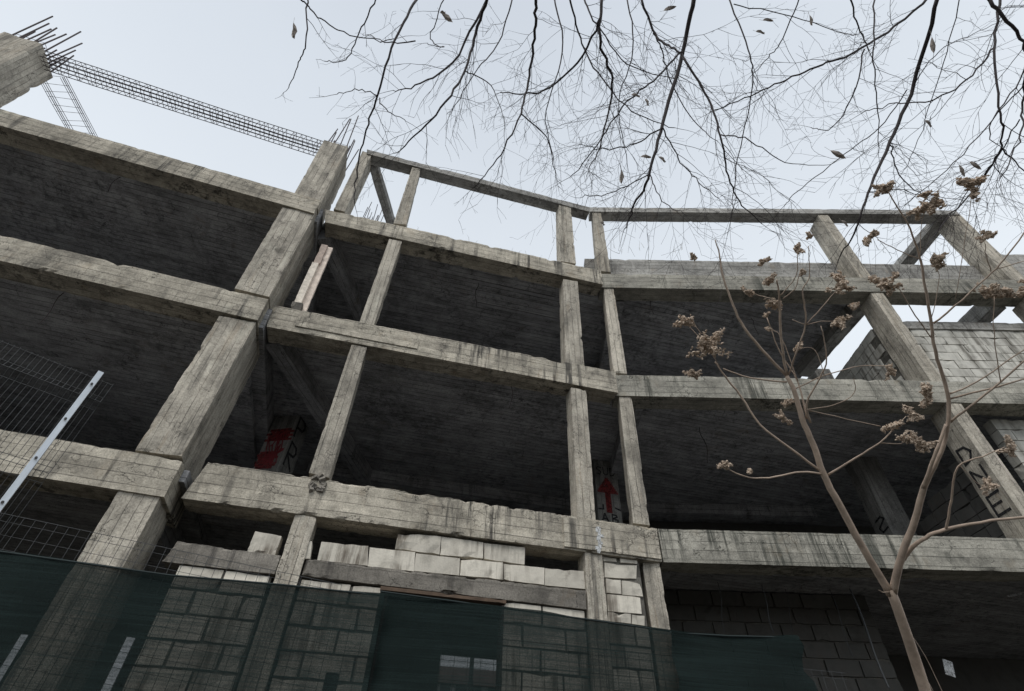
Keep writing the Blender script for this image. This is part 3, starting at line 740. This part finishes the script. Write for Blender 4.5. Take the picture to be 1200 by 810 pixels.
# ------------------------------------------------------------------ things left on the building
def local_thing(name, pl, t, off, z, label, cat, rx=0, ry=0):
    mw = Matrix.Translation(pl.at(t, off, z)) @ Matrix.Rotation(pl.h, 4, 'Z') @ Matrix.Rotation(ry, 4, 'Y') @ Matrix.Rotation(rx, 4, 'X')
    o = bpy.data.objects.new(name, None); col.objects.link(o); o.matrix_local = mw; WORLD[o.name] = mw
    return tag(o, label, cat), mw
def lbox(mw, name, mat, parent, x0, x1, y0, y1, z0, z1, chip=.01, rough=.004, seg=.06):
    fn = lambda u, v, w_: Vector((x0+(x1-x0)*u, y0+(y1-y0)*w_, z0+(z1-z0)*v)); vs, fs = [], []
    lattice(vs, fs, fn, max(1, round((x1-x0)/seg)), max(1, round((z1-z0)/seg)), max(1, round((y1-y0)/seg)), rough, chip, rng.uniform(0, 90))
    me = bpy.data.meshes.new(name); me.from_pydata([tuple(v) for v in vs], [], fs); me.update()
    return link(name, me, mat, parent, mw)
q = P1.hit(349, 361, .12); qt = P1.hit(383, 284, .12)
Hs = qt[1]-z2t; lean = math.atan2(qt[0]-q[0], Hs)
st, mw = local_thing('leaning_post', P1, q[0], .2, z2t-.01, 'pale peeling post standing beside the big pier on the broken beam end', 'post', 0, lean)
lbox(mw, 'back_board', PEEL, st, -.10, .13, .03, .09, 0, Hs, .012)
lbox(mw, 'front_batten', simple('pale_batten', (.78, .70, .60), .9, 0, .35, 12), st, -.12, .01, -.05, .027, .32, Hs*.70, .015)
lbox(mw, 'upper_batten', simple('brown_batten', (.48, .39, .33), .9, 0, .35, 12), st, -.10, .03, -.03, .027, Hs*.71, Hs*.99, .015)
lbox(mw, 'mortar_foot', C_OLD, st, -.13, .06, -.09, .025, 0, .31, .03)
q = pxq(P1, Z6([(390,252),(480,265),(462,332),(355,317)]), .05)
bt, mw = local_thing('loose_block', P1, (q[3][0]+q[2][0])/2, .17, tieT+.01, 'single pale chipped block sitting on the grey tie beam left of the slender column', 'block', 0, R_(2))
wq = (q[1][0]-q[0][0])/2; o = lbox(mw, 'block_body', BLOCK, bt, -wq-.02, wq, -.1, .12, 0, .27, .045, .008, .04)
sp_, mw = local_thing('timber_plank', P1, -6.0, 3.5, z2t, 'dark timber board leaning behind the pinkish post', 'plank', 0, R_(14))
lbox(mw, 'board', WOOD, sp_, 0, .2, 0, .04, 0, 1.7, .01)

# ------------------------------------------------------------------ house far behind, seen through the back window
hq = P1.hit(560, 786, 45); Hh = hq[1]
H0 = P1.at(hq[0], 45, 0)
hs = thing('distant_house', H0, 'pale house with two dark windows seen through the opening behind the green net', 'house')
mwh = Matrix.Translation(H0) @ Matrix.Rotation(P1.h, 4, 'Z')
lbox(mwh, 'wall', PLASTER, hs, -16, 16, 0, 9, 0, Hh-1.2, 0, 0, 4)
lbox(mwh, 'roof', ROOFT, hs, -16.5, 16.5, -.6, 9.6, Hh-1.2, Hh, .1, 0, 4)
for x in (558, 578, 540, 522, 598):
    q = P1.hit(x, 803, 45); wo = lbox(mwh, 'window', GLASSD, hs, q[0]-hq[0]-.45, q[0]-hq[0]+.45, -.06, .05, q[1]-.8, q[1]+.5, 0, 0, 3)
    lbox(mwh, 'sill', PLASTER, wo, q[0]-hq[0]-.55, q[0]-hq[0]+.55, -.12, .0, q[1]-.9, q[1]-.803, 0, 0, 3)
cr = thing('site_mast', P1.at(P1.hit(548, 775, 25)[0], 25, 0), 'thin mast with stay wires standing beyond the building, seen through the opening', 'mast')
zm_ = P1.hit(552, 770, 25)[1]; tm = P1.hit(552, 790, 25)[0]
mb = MB(); mb.tube([P1.at(tm, 25, 0), P1.at(tm, 25, zm_)], .12, 8); mb.build('pole', WIRE, cr)
mb = MB(); mb.tube([P1.at(tm, 25, zm_*.9), P1.at(tm-2.2, 25, 0)], .04, 5); mb.tube([P1.at(tm, 25, zm_*.9), P1.at(tm+2.2, 25, 0)], .04, 5); mb.build('stay_wire', WIRE, cr)

# ------------------------------------------------------------------ site fence and nets in front
FN = Plane(Vector((-.35, 1.66)), 12.5)
def netsheet(name, pts, off, label, side_rag=False, seed=0):
    top = [FN.hit(x, y, off) for x, y in pts]
    t0, t1 = top[0][0], top[-1][0]; n = max(10, int((t1-t0)/.03)); nz = 60; mb = MB()
    for i in range(n+1):
        t = t0+(t1-t0)*i/n
        for k in range(len(top)-1):
            if top[k][0] <= t <= top[k+1][0]+1e-6: break
        u = (t-top[k][0])/(top[k+1][0]-top[k][0]); ztop = top[k][1]+(top[k+1][1]-top[k][1])*u + .004*noise.noise(Vector((t*9, seed, 0)))
        for j in range(nz+1):
            z = ztop*(1-j/nz)
            e = math.exp(-min(t-t0, t1-t)/.06)
            y = .022*noise.noise(Vector((t*2.2, z*.7, seed))) + .012*e*math.sin(z*38+3*math.sin(z*7)) + .006*noise.noise(Vector((t*7, z*2.2-t*4, seed+4)))
            tt = t
            if side_rag and t1-t < .08: tt = t + .06*noise.noise(Vector((z*14, 3, 1)))*(1-(t1-t)/.08) + (ztop-z)*.35*(1-(t1-t)/.08)*0
            mb.v.append(FN.at(tt, off+y-.0, z))
    m_ = nz+1
    for i in range(n):
        for j in range(nz): q_ = i*m_+j; mb.f.append((q_, q_+m_, q_+m_+1, q_+1))
    o = mb.build(name, NET, None, smooth=True)
    mh = MB(); mh.tube([FN.at(t_, off-.004+.022*noise.noise(Vector((t_*2.2, z_*.7, seed))), z_-.004) for t_, z_ in [(t0+(t1-t0)*k/40, None) for k in range(0)]] or [FN.at(q_[0], off-.003, q_[1]-.004) for q_ in top], .0028, 5)
    mh.build('hem_cord', HEM, o)
    return tag(o, label, 'netting', 'green nets hung along the site fence')
netsheet('shade_net', [(-160, 625), (0, 645), (200, 673), (330, 684), (451, 697)], 0, 'leftmost dark green net, covering the foot of the big concrete pier', seed=1)
netsheet('shade_net', [(446, 692), (520, 702), (600, 713), (690, 725), (787, 739)], .02, 'middle dark green net, in front of the doorway with the lit window', seed=2)
netsheet('shade_net', [(784, 740), (850, 744), (935, 746)], -.01, 'short rightmost green net ending in a ragged edge in front of the dark bay', side_rag=True, seed=3)

fence = thing('site_fence', FN.at(0, .05, 0), 'wire mesh site fence carrying the green nets below the building', 'fence')
def mesh_panel(t0, t1, z0, z1, off, name='mesh_panel', sx=.05, sz=.20, r=.0016, pl=FN, parent=fence, dz=0):
    mb = MB(); t = t0
    while t <= t1+1e-6: mb.tube([pl.at(t, off, z0+dz*(t-t0)), pl.at(t, off, z1+dz*(t-t0))], r, 4); t += sx
    z = z0
    while z <= z1+1e-6: mb.tube([pl.at(t0, off+.004, z), pl.at(t1, off+.004, z+dz*(t1-t0))], r, 4); z += sz
    mb.tube([pl.at(t0, off, z1), pl.at(t1, off, z1+dz*(t1-t0))], r*1.3, 4)
    return mb.build(name, WIRE, parent)
a = FN.hit(-150, 572, .05); b = FN.hit(330, 672, .05)
zz_ = FN.hit(0, 601, .05)[1]; z2_ = FN.hit(166, 636, .05)[1]
tA, tB = FN.hit(0, 601, .05)[0], FN.hit(166, 636, .05)[0]; sl = (z2_-zz_)/(tB-tA)
mesh_panel(tA-.8, tA+1.0, .1, zz_-.8*sl*1.0, .05, dz=sl, sx=.031, sz=.036, r=.0007)
mesh_panel(tA+1.05, tA+2.75, .1, zz_-.2, .05, sx=.04, sz=.05, r=.0008)
# posts of this fence
for t in (tA-.85, tA+1.03, tA+2.78):
    mb = MB(); mb.tube([FN.at(t, .09, 0), FN.at(t, .09, zz_-.32)], .02, 8); mb.build('post', WIRE, fence)

# taller folded-wire panel at the left with its bright post
pR = 3.1
Q = ray(118, 437); Q = Vector((Q.x, Q.y))*(pR/math.hypot(Q.x, Q.y))
FL = Plane(Q, 41.0)
tf = thing('tall_fence', (Q.x, Q.y, 0), 'tall folded wire fence panel with a bright galvanised post at the left edge', 'fence')
zp = FL.hit(118, 437)[1]
xx = Matrix.Rotation(FL.h, 3, 'Z')
mb = MB(); mb.box((Q.x, Q.y, zp/2), .026, .03, zp, xx); post = mb.build('post', STEEL, tf)
mb = MB()
for k in range(9): mb.tube([FL.at(0, -.021, zp-.09-.22*k), FL.at(0, -.028, zp-.09-.22*k)], .006, 8)
mb.build('bolt', simple('dark_bolt', (.05, .05, .05), .5, .5), post)
tr = FL.hit(133, 450, .05)[0]; zt = FL.hit(133, 450, .05)[1]
mb = MB(); t = tr; i = 0
while t > -2.6:
    # vertical wires bend forward at each fold
    pts = []; z = .1
    folds = [zt-.10-.42*k for k in range(6)]
    for k, zf_ in enumerate(folds):
        if zf_ < .3: break
        pts += [(zf_, 0), (zf_-.04, -.03), (zf_-.08, 0)]
    pts = [(zt-.0, 0)]+pts+[(.1, 0)]
    mb.tube([FL.at(t, .05+o_, z_) for z_, o_ in pts], .0012, 4); t -= .025
for zf_, o_ in [(zt-.012, 0)]+[(z_+d, oo) for z_ in [zt-.10-.42*k for k in range(6)] for d, oo in ((0, 0), (-.04, -.03), (-.08, 0))]:
    if zf_ > .1: mb.tube([FL.at(tr, .046+o_, zf_), FL.at(-2.6, .046+o_, zf_)], .0015, 4)
mb.build('wire_panel', WIRE, tf)

# ------------------------------------------------------------------ sapling with dry seed heads
rs = random.Random(21)
sap = thing('seedhead_sapling', (1.05, 1.48, 0), 'slender forked sapling with dry brown seed heads, in front of the building', 'tree')
def smoothpath(pts, sub=4):
    out = []
    for i in range(len(pts)-1):
        p0 = pts[max(i-1, 0)]; p1 = pts[i]; p2 = pts[i+1]; p3 = pts[min(i+2, len(pts)-1)]
        for k in range(sub):
            t = k/sub; t2 = t*t; t3 = t2*t
            out.append(tuple(.5*((2*b)+(-a+c)*t+(2*a-5*b+4*c-d)*t2+(-a+3*b-3*c+d)*t3) for a, b, c, d in zip(p0, p1, p2, p3)))
    out.append(tuple(pts[-1])); return out
mb = MB()
def wsc(x, y): return ray(x, y).dot(ray(600, 405))
def limb(pts, mbx, n=7):
    """pts: (px, py, depth, width_px)"""
    sp2 = smoothpath(pts); P = []; Rr = []
    for x, y, d, wpx in sp2:
        P.append(atdepth(x, y, d)+Vector((rs.uniform(-1, 1), rs.uniform(-1, 1), rs.uniform(-1, 1)))*.0015); Rr.append(max(.0010, wpx*.8*d*wsc(x, y)/(2*F_)))
    mbx.tube(P, Rr, n); return P
trunk = MB()
base_p = atdepth(1085, 810, 1.85)
# trunk from soil up to the fork
pp = [Vector((base_p.x+.03, base_p.y+.02, -.02)), Vector((base_p.x+.015, base_p.y+.01, base_p.z*.5))] + [atdepth(x, y, 1.9) for x, y in ((1085,812),(1073,775),(1062,742),(1050,708),(1043,690))]
dd = [27, 25, 24, 22.5, 21, 20, 19]
trunk.tube(pp, [v*.72*1.9*.72/(2*F_) for v in dd], 10); 
trunk.build('trunk', BARK_S, sap, smooth=True)
br = MB()
L_ = [
 [(1044,697,1.9,15),(1010,640,1.92,13),(984,592,1.94,12),(965,555,1.96,11),(953,520,1.98,10),(940,490,2.0,9),(931,459,2.02,7.5),(922,441,2.04,6.5)],
 [(922,441,2.04,5),(891,408,2.06,4.4),(869,379,2.08,4),(856,350,2.1,3.4),(846,319,2.12,3),(843,298,2.13,2.2),(838,281,2.14,1.6)],
 [(922,441,2.04,4.6),(916,403,2.03,4.2),(914,366,2.02,3.8),(913,346,2.0,3),(910,328,1.98,2.6)],
 [(913,348,2.0,1.8),(933,323,1.97,1.5),(934,297,1.95,1.3)], [(918,350,2.0,2),(931,339,1.98,1.6),(938,318,1.97,1.4)], [(909,351,2.0,1.6),(895,348,2.03,1.4),(876,342,2.05,1.3)],
 [(924,439,2.04,3.2),(933,414,2.0,2.8),(944,381,1.98,2.6),(942,355,1.96,2.6),(941,339,1.95,2.2),(949,321,1.94,1.6),(947,288,1.92,1.3)],
 [(944,381,1.98,2),(962,362,1.95,1.8),(984,335,1.92,1.5)], [(944,381,1.98,1.5),(928,374,2,1.2)], [(944,381,1.98,1.6),(962,377,1.96,1.3),(984,376,1.94,1.1)],
 [(946,491,2.0,4.5),(935,448,2.06,2.2),(913,410,2.1,1.8),(899,372,2.12,1.5)],
 [(935,447,2.05,1.6),(915,395,2.08,1.4),(900,386,2.1,1.2)],
 [(966,555,1.96,4.5),(924,524,1.98,3.8),(891,498,2.02,3.4),(868,464,2.06,3.2),(850,442,2.08,2.8),(838,424,2.1,2.2)],
 [(844,430,2.08,1.4),(827,405,2.1,1.2),(806,380,2.12,1.1)], [(922,448,2.04,3),(880,443,2.08,2.4),(847,432,2.1,2.0)], [(822,392,2.1,1.2),(812,378,2.1,1)],
 [(964,556,1.96,4),(939,553,1.93,3.4),(909,559,1.9,3),(877,560,1.88,2.6),(852,549,1.86,2)],
 [(970,557,1.96,4.2),(1004,536,1.93,3.6),(1031,519,1.9,3),(1050,500,1.88,2.2)], [(1031,519,1.9,1.8),(1057,520,1.88,1.5)], [(1045,505,1.88,1.5),(1062,488,1.87,1.3)],
 [(950,495,1.99,4),(945,473,1.98,3.4),(960,444,1.96,2.8),(969,420,1.94,2.2),(962,382,1.92,1.4)],
 [(946,480,1.98,1.8),(977,475,1.96,1.6),(1001,461,1.94,1.5),(1001,444,1.93,1.3)], [(948,481,1.98,1.8),(992,491,1.95,1.5),(1032,500,1.92,1.3)],
 [(929,457,2.02,2.2),(969,439,2.0,1.9),(1010,429,1.97,1.6),(1040,429,1.95,1.3)],
 [(966,440,2,1.3),(955,410,2.02,1.1),(936,408,2.03,1)],
 # right-hand stem
 [(1046,695,1.9,15),(1057,650,1.86,13),(1072,610,1.83,12),(1083,571,1.8,11),(1098,540,1.78,8),(1109,510,1.77,7.5),(1112,470,1.76,7),(1106,445,1.76,6.5),(1096,412,1.75,5.8),(1088,360,1.74,5),(1078,302,1.72,3.6),(1066,268,1.7,3),(1041,225,1.69,2)],
 [(1082,572,1.8,8),(1090,548,1.77,6.5),(1100,522,1.76,6),(1109,497,1.765,5.5)],
 [(1113,462,1.76,3.4),(1146,447,1.72,2.8),(1185,420,1.68,2.4),(1240,380,1.64,2)], [(1113,467,1.76,4),(1170,453,1.72,3.4),(1215,440,1.69,3)], [(1113,495,1.77,5),(1137,476,1.74,4.4),(1173,447,1.7,4),(1220,405,1.66,3.4)],
 [(1094,379,1.745,3.8),(1128,351,1.72,3.4),(1162,320,1.7,3.2),(1183,296,1.68,3),(1225,235,1.65,2.6)], [(1166,316,1.7,2),(1200,306,1.68,1.7),(1240,300,1.66,1.5)], [(1162,318,1.7,2),(1156,300,1.69,1.7),(1154,284,1.68,1.4)],
 [(1078,304,1.72,1.8),(1051,293,1.7,1.6),(1028,281,1.69,1.3)], [(1094,399,1.75,2.4),(1066,360,1.73,2),(1051,333,1.72,1.6)], [(1172,447,1.7,2),(1165,390,1.68,1.7),(1165,348,1.67,1.4)],
 [(1078,300,1.72,1.3),(1080,262,1.71,1.1),(1084,248,1.7,1)], [(1092,372,1.74,1.4),(1100,330,1.73,1.2),(1097,308,1.72,1)], [(1060,255,1.7,1.4),(1078,246,1.69,1.2)], [(1120,350,1.72,1.2),(1136,250,1.68,1.1),(1138,222,1.67,1)],
 [(1052,665,1.88,10),(1066,645,1.86,8.5),(1085,630,1.84,7.5),(1108,621,1.82,7),(1150,612,1.79,6),(1200,606,1.75,5.4),(1260,598,1.71,4.5)],
 [(1108,622,1.82,5),(1115,586,1.8,4),(1123,547,1.78,3.4),(1152,535,1.76,2.6),(1178,524,1.74,1.8)], [(1125,546,1.78,1.2),(1145,566,1.77,1.1),(1158,568,1.76,1)],
 [(1072,782,1.88,.9),(1088,800,1.86,1.2),(1102,830,1.84,1.4)], [(1066,740,1.88,.9),(1090,780,1.86,1.2),(1112,830,1.84,1.4)], [(1046,693,1.9,2.4),(1036,694,1.88,1.8),(1030,692,1.87,1.2)],
]
for l in L_: limb(l, br)
br.build('branches', BARK_S, sap, smooth=True)
CL = [(813,301,8),(803,377,15),(833,405,24),(812,439,10),(876,343,8),(896,306,8),(900,328,12),(909,357,12),(898,369,5),(900,386,5),(942,319,8),(936,292,11),(949,277,6),(936,408,9),
 (986,333,16),(1035,333,19),(1001,359,9),(983,376,13),(1021,277,13),(1035,222,15),(1078,246,14),(1092,240,17),(1084,228,8),(1138,215,22),(1096,306,17),(1159,277,13),(1168,343,22),(1198,340,9),(1043,435,10),
 (1087,463,16),(1047,499,15),(1069,484,12),(1077,519,20),(917,490,10),(923,473,8),(1185,524,15),(1158,568,11),(850,547,9),(878,553,6),(1215,330,16)]
for (x, y, s) in CL:
    d = 2.05 if x < 960 else (1.9 if x < 1060 and y > 400 else 1.7)
    if x < 960 and y > 540: d = 1.87
    c = atdepth(x, y, d); Rw = s*d/F_*(1.0 if y > 330 else .85)*wsc(x, y)**.5
    ax = Vector((rs.uniform(-1, 1), rs.uniform(-.6, .6), rs.uniform(-.1, .7))).normalized()
    if x > 1000 and y < 300: ax = (atdepth(x+10, y-4, d)-c).normalized()
    m = MB(); n = int(60+s*14)
    # small panicle: side spikes of little dry pods
    spikes = [(ax, 1.0, Vector((0, 0, 0)))]
    for k in range(5+int(s/4)):
        dv = (ax*rs.uniform(-1.1, 1.5)+Vector((rs.uniform(-1, 1), rs.uniform(-1, 1), rs.uniform(-.6, .8)))*.8).normalized(); spikes.append((dv, rs.uniform(.4, 1.25), -ax*Rw*.25*rs.random()))
    for dv, ln, off in spikes:
        tip = c+off+dv*Rw*ln; m.tube([c-ax*Rw*.3+off, c+off, tip], [.0012, .001, .0006], 3)
        for k in range(int(n/len(spikes))):
            u = rs.uniform(.15, 1.0); p = (c+off).lerp(tip, u)+Vector((rs.gauss(0, 1), rs.gauss(0, 1), rs.gauss(0, 1)))*Rw*.10
            r_ = rs.uniform(.003, .0065)*(.8+s/50)
            rot = Matrix.Rotation(rs.uniform(0, 6.28), 3, Vector((rs.gauss(0, 1), rs.gauss(0, 1), rs.gauss(0, 1))).normalized())
            b0 = len(m.v)
            for v in ((1.5, 0, 0), (-1.2, 0, 0), (0, .8, .2), (0, -.8, .1), (0, .1, .7), (0, 0, -.6)): m.v.append(p+rot @ (Vector(v)*r_))
            for f in ((0, 2, 4), (0, 4, 3), (0, 3, 5), (0, 5, 2), (1, 4, 2), (1, 3, 4), (1, 5, 3), (1, 2, 5)): m.f.append(tuple(b0+q_ for q_ in f))
    m.build('seed_head', SEED, sap)

# ------------------------------------------------------------------ bare tree overhead, its trunk behind the camera
rb = random.Random(33)
TB = Vector((2.4, -2.4, 0))
tree = thing('bare_tree', TB, 'large leafless tree whose fine dark branches hang into the top of the view', 'tree')
tk = MB()
tk.tube([TB-Vector((0, 0, .1)), TB+Vector((0, .05, .6)), TB+Vector((-.1, .2, 2.2)), TB+Vector((-.3, .5, 4.0)), TB+Vector((-.6, .9, 5.6))], [.26, .2, .17, .15, .12], 14)
tk.build('trunk', BARK_D, tree, smooth=True)
fork = TB+Vector((-.6, .9, 5.6))
hubs = [fork+Vector((-2.6, .7, 1.0)), fork+Vector((-1.5, .9, 1.0)), fork+Vector((-.4, 1.1, .9)), fork+Vector((.6, 1.1, .7))]
bb = MB()
for h in hubs:
    mid = (fork+h)/2+Vector((0, 0, .25)); bb.tube(smoothpath([tuple(fork), tuple(mid), tuple(h)], 5) and [Vector(p) for p in smoothpath([tuple(fork), tuple(mid), tuple(h)], 5)], [.09-.05*k/10 for k in range(11)], 8)
tw = MB()
ZOOMS = []
M_ = [  # px polylines, depth, width px start, end
 ([(1098,0),(1072,97),(1043,167),(1017,227),(1003,268),(985,300)], 3.6, 7, 1.6),
 ([(1085,0),(1047,32),(1003,60),(963,76),(922,93),(880,112),(838,130)], 3.9, 4.5, 1.2),
 ([(1172,0),(1165,60),(1172,133),(1173,173),(1150,213),(1110,257),(1082,292)], 3.5, 4.6, 1.2),
 ([(1165,56),(1133,93),(1090,119),(1050,122),(1010,132)], 3.6, 3.2, 1.1),
 ([(1160,0),(1190,37),(1202,63),(1199,120),(1196,160),(1175,205)], 3.3, 6, 1.6),
 ([(1173,173),(1200,200),(1240,225)], 3.4, 2.4, 1.4),
 ([(1225,-20),(1205,70),(1170,130),(1120,190),(1060,240)], 3.7, 3, 1),
 ([(813,0),(800,63),(777,143),(762,203),(743,240),(733,268)], 3.6, 6.4, 1.3),
 ([(801,68),(830,117),(845,160),(853,207),(870,240),(893,262)], 3.7, 3.6, 1.1),
 ([(855,0),(877,57),(882,87),(878,127),(863,195),(858,250)], 4.2, 2.4, 1),
 ([(705,0),(703,50),(717,87),(715,120),(705,165),(690,200)], 4.0, 4.4, 1.1),
 ([(704,20),(678,72),(643,103),(610,110),(585,108)], 4.0, 3.2, 1.1),
 ([(628,0),(627,37),(620,90),(610,133),(587,180),(560,215)], 3.9, 4.4, 1.1),
 ([(573,-5),(557,40),(545,83),(517,127),(483,163),(463,180)], 3.8, 4.8, 1.1),
 ([(567,7),(530,73),(487,100),(462,107)], 3.9, 3.6, 1.0),
 ([(488,0),(463,47),(443,110),(430,153),(418,200),(415,240)], 3.6, 3.6, 1.2),
 ([(360,-5),(358,50),(350,73),(338,104)], 3.4, 2.4, 1.1),
 ([(355,2),(375,22),(410,41),(460,48)], 3.5, 2.2, 1.2),
 ([(440,0),(420,40),(405,70),(380,72)], 3.6, 2.0, 1.0),
 ([(668,0),(680,45),(700,85),(740,130),(790,150)], 4.3, 2.8, 1.0),
 ([(752,0),(768,40),(790,58),(800,64)], 3.8, 3.6, 2.4),
 ([(800,60),(765,95),(735,120),(700,170),(668,208)], 3.9, 2.8, 1.0),
 ([(685,0),(700,30),(735,75),(790,92)], 4.1, 2.6, 1.0),
 ([(766,38),(776,60),(786,95),(812,140),(840,165)], 4.4, 2.2, .9),
 ([(777,150),(745,168),(710,175),(690,172)], 3.7, 2.2, .9),
 ([(777,150),(795,185),(815,210),(842,232)], 3.6, 2.0, .9),
 ([(762,203),(720,225),(682,230)], 3.6, 1.6, .9), ([(762,205),(775,235),(800,250)], 3.6, 1.5, .9),
 ([(1025,0),(1024,60),(1028,120),(1030,180)], 4.0, 2.6, 1.1),
 ([(1013,58),(1000,110),(975,150),(950,150)], 4.0, 2.2, .9),
 ([(936,0),(915,50),(898,70),(880,90)], 4.1, 1.9, .9), ([(997,0),(1008,38),(1020,60)], 4.0, 2.6, 1.6),
 ([(1063,105),(1030,150),(990,180),(940,220),(920,240)], 3.7, 1.8, .9),
 ([(1070,100),(1100,60),(1140,40),(1180,20)], 4.0, 1.6, .9),
 ([(845,158),(880,165),(920,190),(970,193)], 3.8, 1.8, .9), ([(1017,225),(1050,222),(1080,228),(1130,235)], 3.6, 1.6, .9),
 ([(1043,170),(1055,205),(1090,235),(1120,240)], 3.6, 2.0, .9),
 ([(860,5),(930,20),(990,40),(1010,38)], 4.2, 1.5, .9), ([(520,0),(505,45),(520,55),(500,52)], 3.8, 1.6, .9),
 ([(600,0),(585,50),(560,80),(530,130)], 4.2, 2.2, .9), ([(650,0),(660,60),(640,130),(650,190)], 4.3, 2.2, .9),
 ([(735,0),(742,60),(725,120),(735,190)], 4.4, 2.0, .9), ([(1125,-5),(1110,60),(1085,140),(1060,200)], 4.1, 2.0, .9),
 ([(1195,140),(1165,190),(1135,225),(1100,270)], 3.4, 2.2, 1.0), ([(610,133),(640,160),(650,200)], 3.9, 1.8, .9), ([(545,83),(575,100),(590,140)], 3.9, 1.6, .9),
 ([(443,112),(420,105),(395,110)], 3.6, 1.5, 1.0), ([(445,115),(455,130),(475,142)], 3.6, 1.7, .9),
 ([(487,48),(455,50),(430,40)], 3.6, 1.8, 1.0), ([(1200,100),(1160,150),(1180,180)], 3.2, 2.4, 1.0),
]
segs = 0
def twig(p, d, L, r, lev):
    global segs
    n = max(3, int(L/.05)); pts = [p.copy()]; q_ = p.copy(); dd_ = d.copy(); side = 1 if rb.random() < .5 else -1
    kids = []
    for k in range(n):
        dd_ = (dd_+Vector((rb.gauss(0, .10), rb.gauss(0, .10), rb.gauss(0, .10)-.05))).normalized()
        q_ = q_+dd_*(L/n); pts.append(q_.copy())
        if lev > 0 and k > 0 and rb.random() < .52: kids.append((q_.copy(), dd_.copy(), 1-k/n))
    tw.tube(pts, [max(.0008, r*(1-.65*i/n)) for i in range(n+1)], 3, cap=False); segs += n
    for kp, kd, u in kids:
        ax = kd.orthogonal().normalized(); ax = (Matrix.Rotation(rb.uniform(0, 6.28), 3, kd) @ ax)
        nd = (Matrix.Rotation(R_(rb.uniform(28, 62)), 3, ax) @ kd).normalized()
        twig(kp, nd, L*rb.uniform(.28, .6)*(.5+.5*u), r*.62, lev-1)
ends = []
for mi, (pts, d, w0, w1) in enumerate(M_):
    n = len(pts); jit = rb.uniform(-.25, .25)
    path = [(x, y, d+jit*0+.22*math.sin(i*1.3+mi), w0+(w1-w0)*i/(n-1)) for i, (x, y) in enumerate(pts)]
    sp2 = smoothpath(path, 6); P = [atdepth(x, y, dd_) for x, y, dd_, w_ in sp2]; Rr = [max(.0014, w_*dd_*wsc(x, y)/(2*F_)) for x, y, dd_, w_ in sp2]
    for i in range(1, len(P)): P[i] = P[i]+Vector((rb.gauss(0, .005), rb.gauss(0, .005), rb.gauss(0, .005)))
    bb.tube(P, Rr, 6)
    if pts[0][1] <= 7 and w0 > 1.8:      # carry it up to the limb it grows from
        h = min(hubs, key=lambda v: (v-P[0]).length); a = P[0]; t_ = (P[0]-P[2]).normalized()
        m1 = a+t_*(h-a).length*.45
        bz = [((1-u)**3)*a+3*((1-u)**2)*u*(a+t_*.3)+3*(1-u)*u*u*m1+(u**3)*h for u in [k/10 for k in range(11)]]
        bb.tube(bz, [Rr[0]*(1+.6*k/10) for k in range(11)], 6)
    for i in range(2, len(P)):
        for rep in range(2):
            if rb.random() < (.27 if 520 < pts[0][0] < 810 else .17 if pts[0][0] > 520 else .08):
                dl = (P[i]-P[i-1]).normalized(); ax = Matrix.Rotation(rb.uniform(0, 6.28), 3, dl) @ dl.orthogonal().normalized()
                nd = (Matrix.Rotation(R_(rb.uniform(25, 60)), 3, ax) @ dl).normalized()
                twig(P[i], nd, rb.uniform(.3, .75)*(1 if pts[0][0] > 500 else .45), min(.0026, Rr[i]*.5), 2 if rb.random() < .6 else 1)
    twig(P[-1], (P[-1]-P[-3]).normalized(), .25, Rr[-1]*.8, 1)
print('twig segments', segs)
bb.build('branches', BARK_D, tree, smooth=True)
tw.build('twigs', BARK_D, tree)
for (x, y, s, dx, dy) in ((344,36,9,0,1),(523,20,7,1,.9),(519,15,3,1,0),(982,181,9,1,.5),(1093,53,10,.1,1),(1127,200,7,.5,1),(1143,194,7,1,.6),(1088,145,6,.6,.6),(728,207,8,0,1),(757,184,6,1,0),(776,187,5,.8,.6),(990,262,6,.6,.5),(900,24,6,1,0),(891,38,5,1,.2),(785,10,7,1,-.4),(758,120,5,.4,.8),(745,112,5,1,.2),(950,24,6,.2,1),(706,262,4,.6,.5)):
    d = 3.5; c = atdepth(x, y, d); u = (atdepth(x+dx*s, y+dy*s, d)-c); v = (atdepth(x-dy*s*.35, y+dx*s*.35, d+.01)-c); wv_ = u.cross(v).normalized()
    m = MB(); b0 = len(m.v)
    prof = [(-1, 0), (-.6, .55), (0, 1), (.6, .7), (1, 0)]
    for k, (a_, b_) in enumerate(prof):
        curl = wv_*(.012*math.sin(k*1.1)); m.v += [c+u*a_-v*b_+curl, c+u*a_+wv_*.006-curl*.3, c+u*a_+v*b_+curl, c+u*a_-wv_*.003-curl*.3+u*.01]
    for k in range(4):
        for j in range(4): q_ = b0+k*4; m.f.append((q_+j, q_+(j+1) % 4, q_+4+(j+1) % 4, q_+4+j))
    m.tube([c-u, c-u*1.6+Vector((0, 0, .02))], .001, 3)
    m.build('dead_leaf', LEAFD, tree)

# white boxes painted in for daylight showing through holes in the wall
mb = MB(); q = P2.hit(1112, 783, 1.2); mb.box(P2.at(q[0], 1.2, q[1]), .14, .01, .22, Matrix.Rotation(.3, 3, 'Y'))
mb.build('hole_daylight', PAINT_W, B)
mb = MB(); q = P2.hit(1190, 697, 1.0); mb.box(P2.at(q[0], 1.0, q[1]), .3, .01, .03, Matrix.Rotation(-.2, 3, 'Y'))
mb.build('hole_daylight', PAINT_W, B)
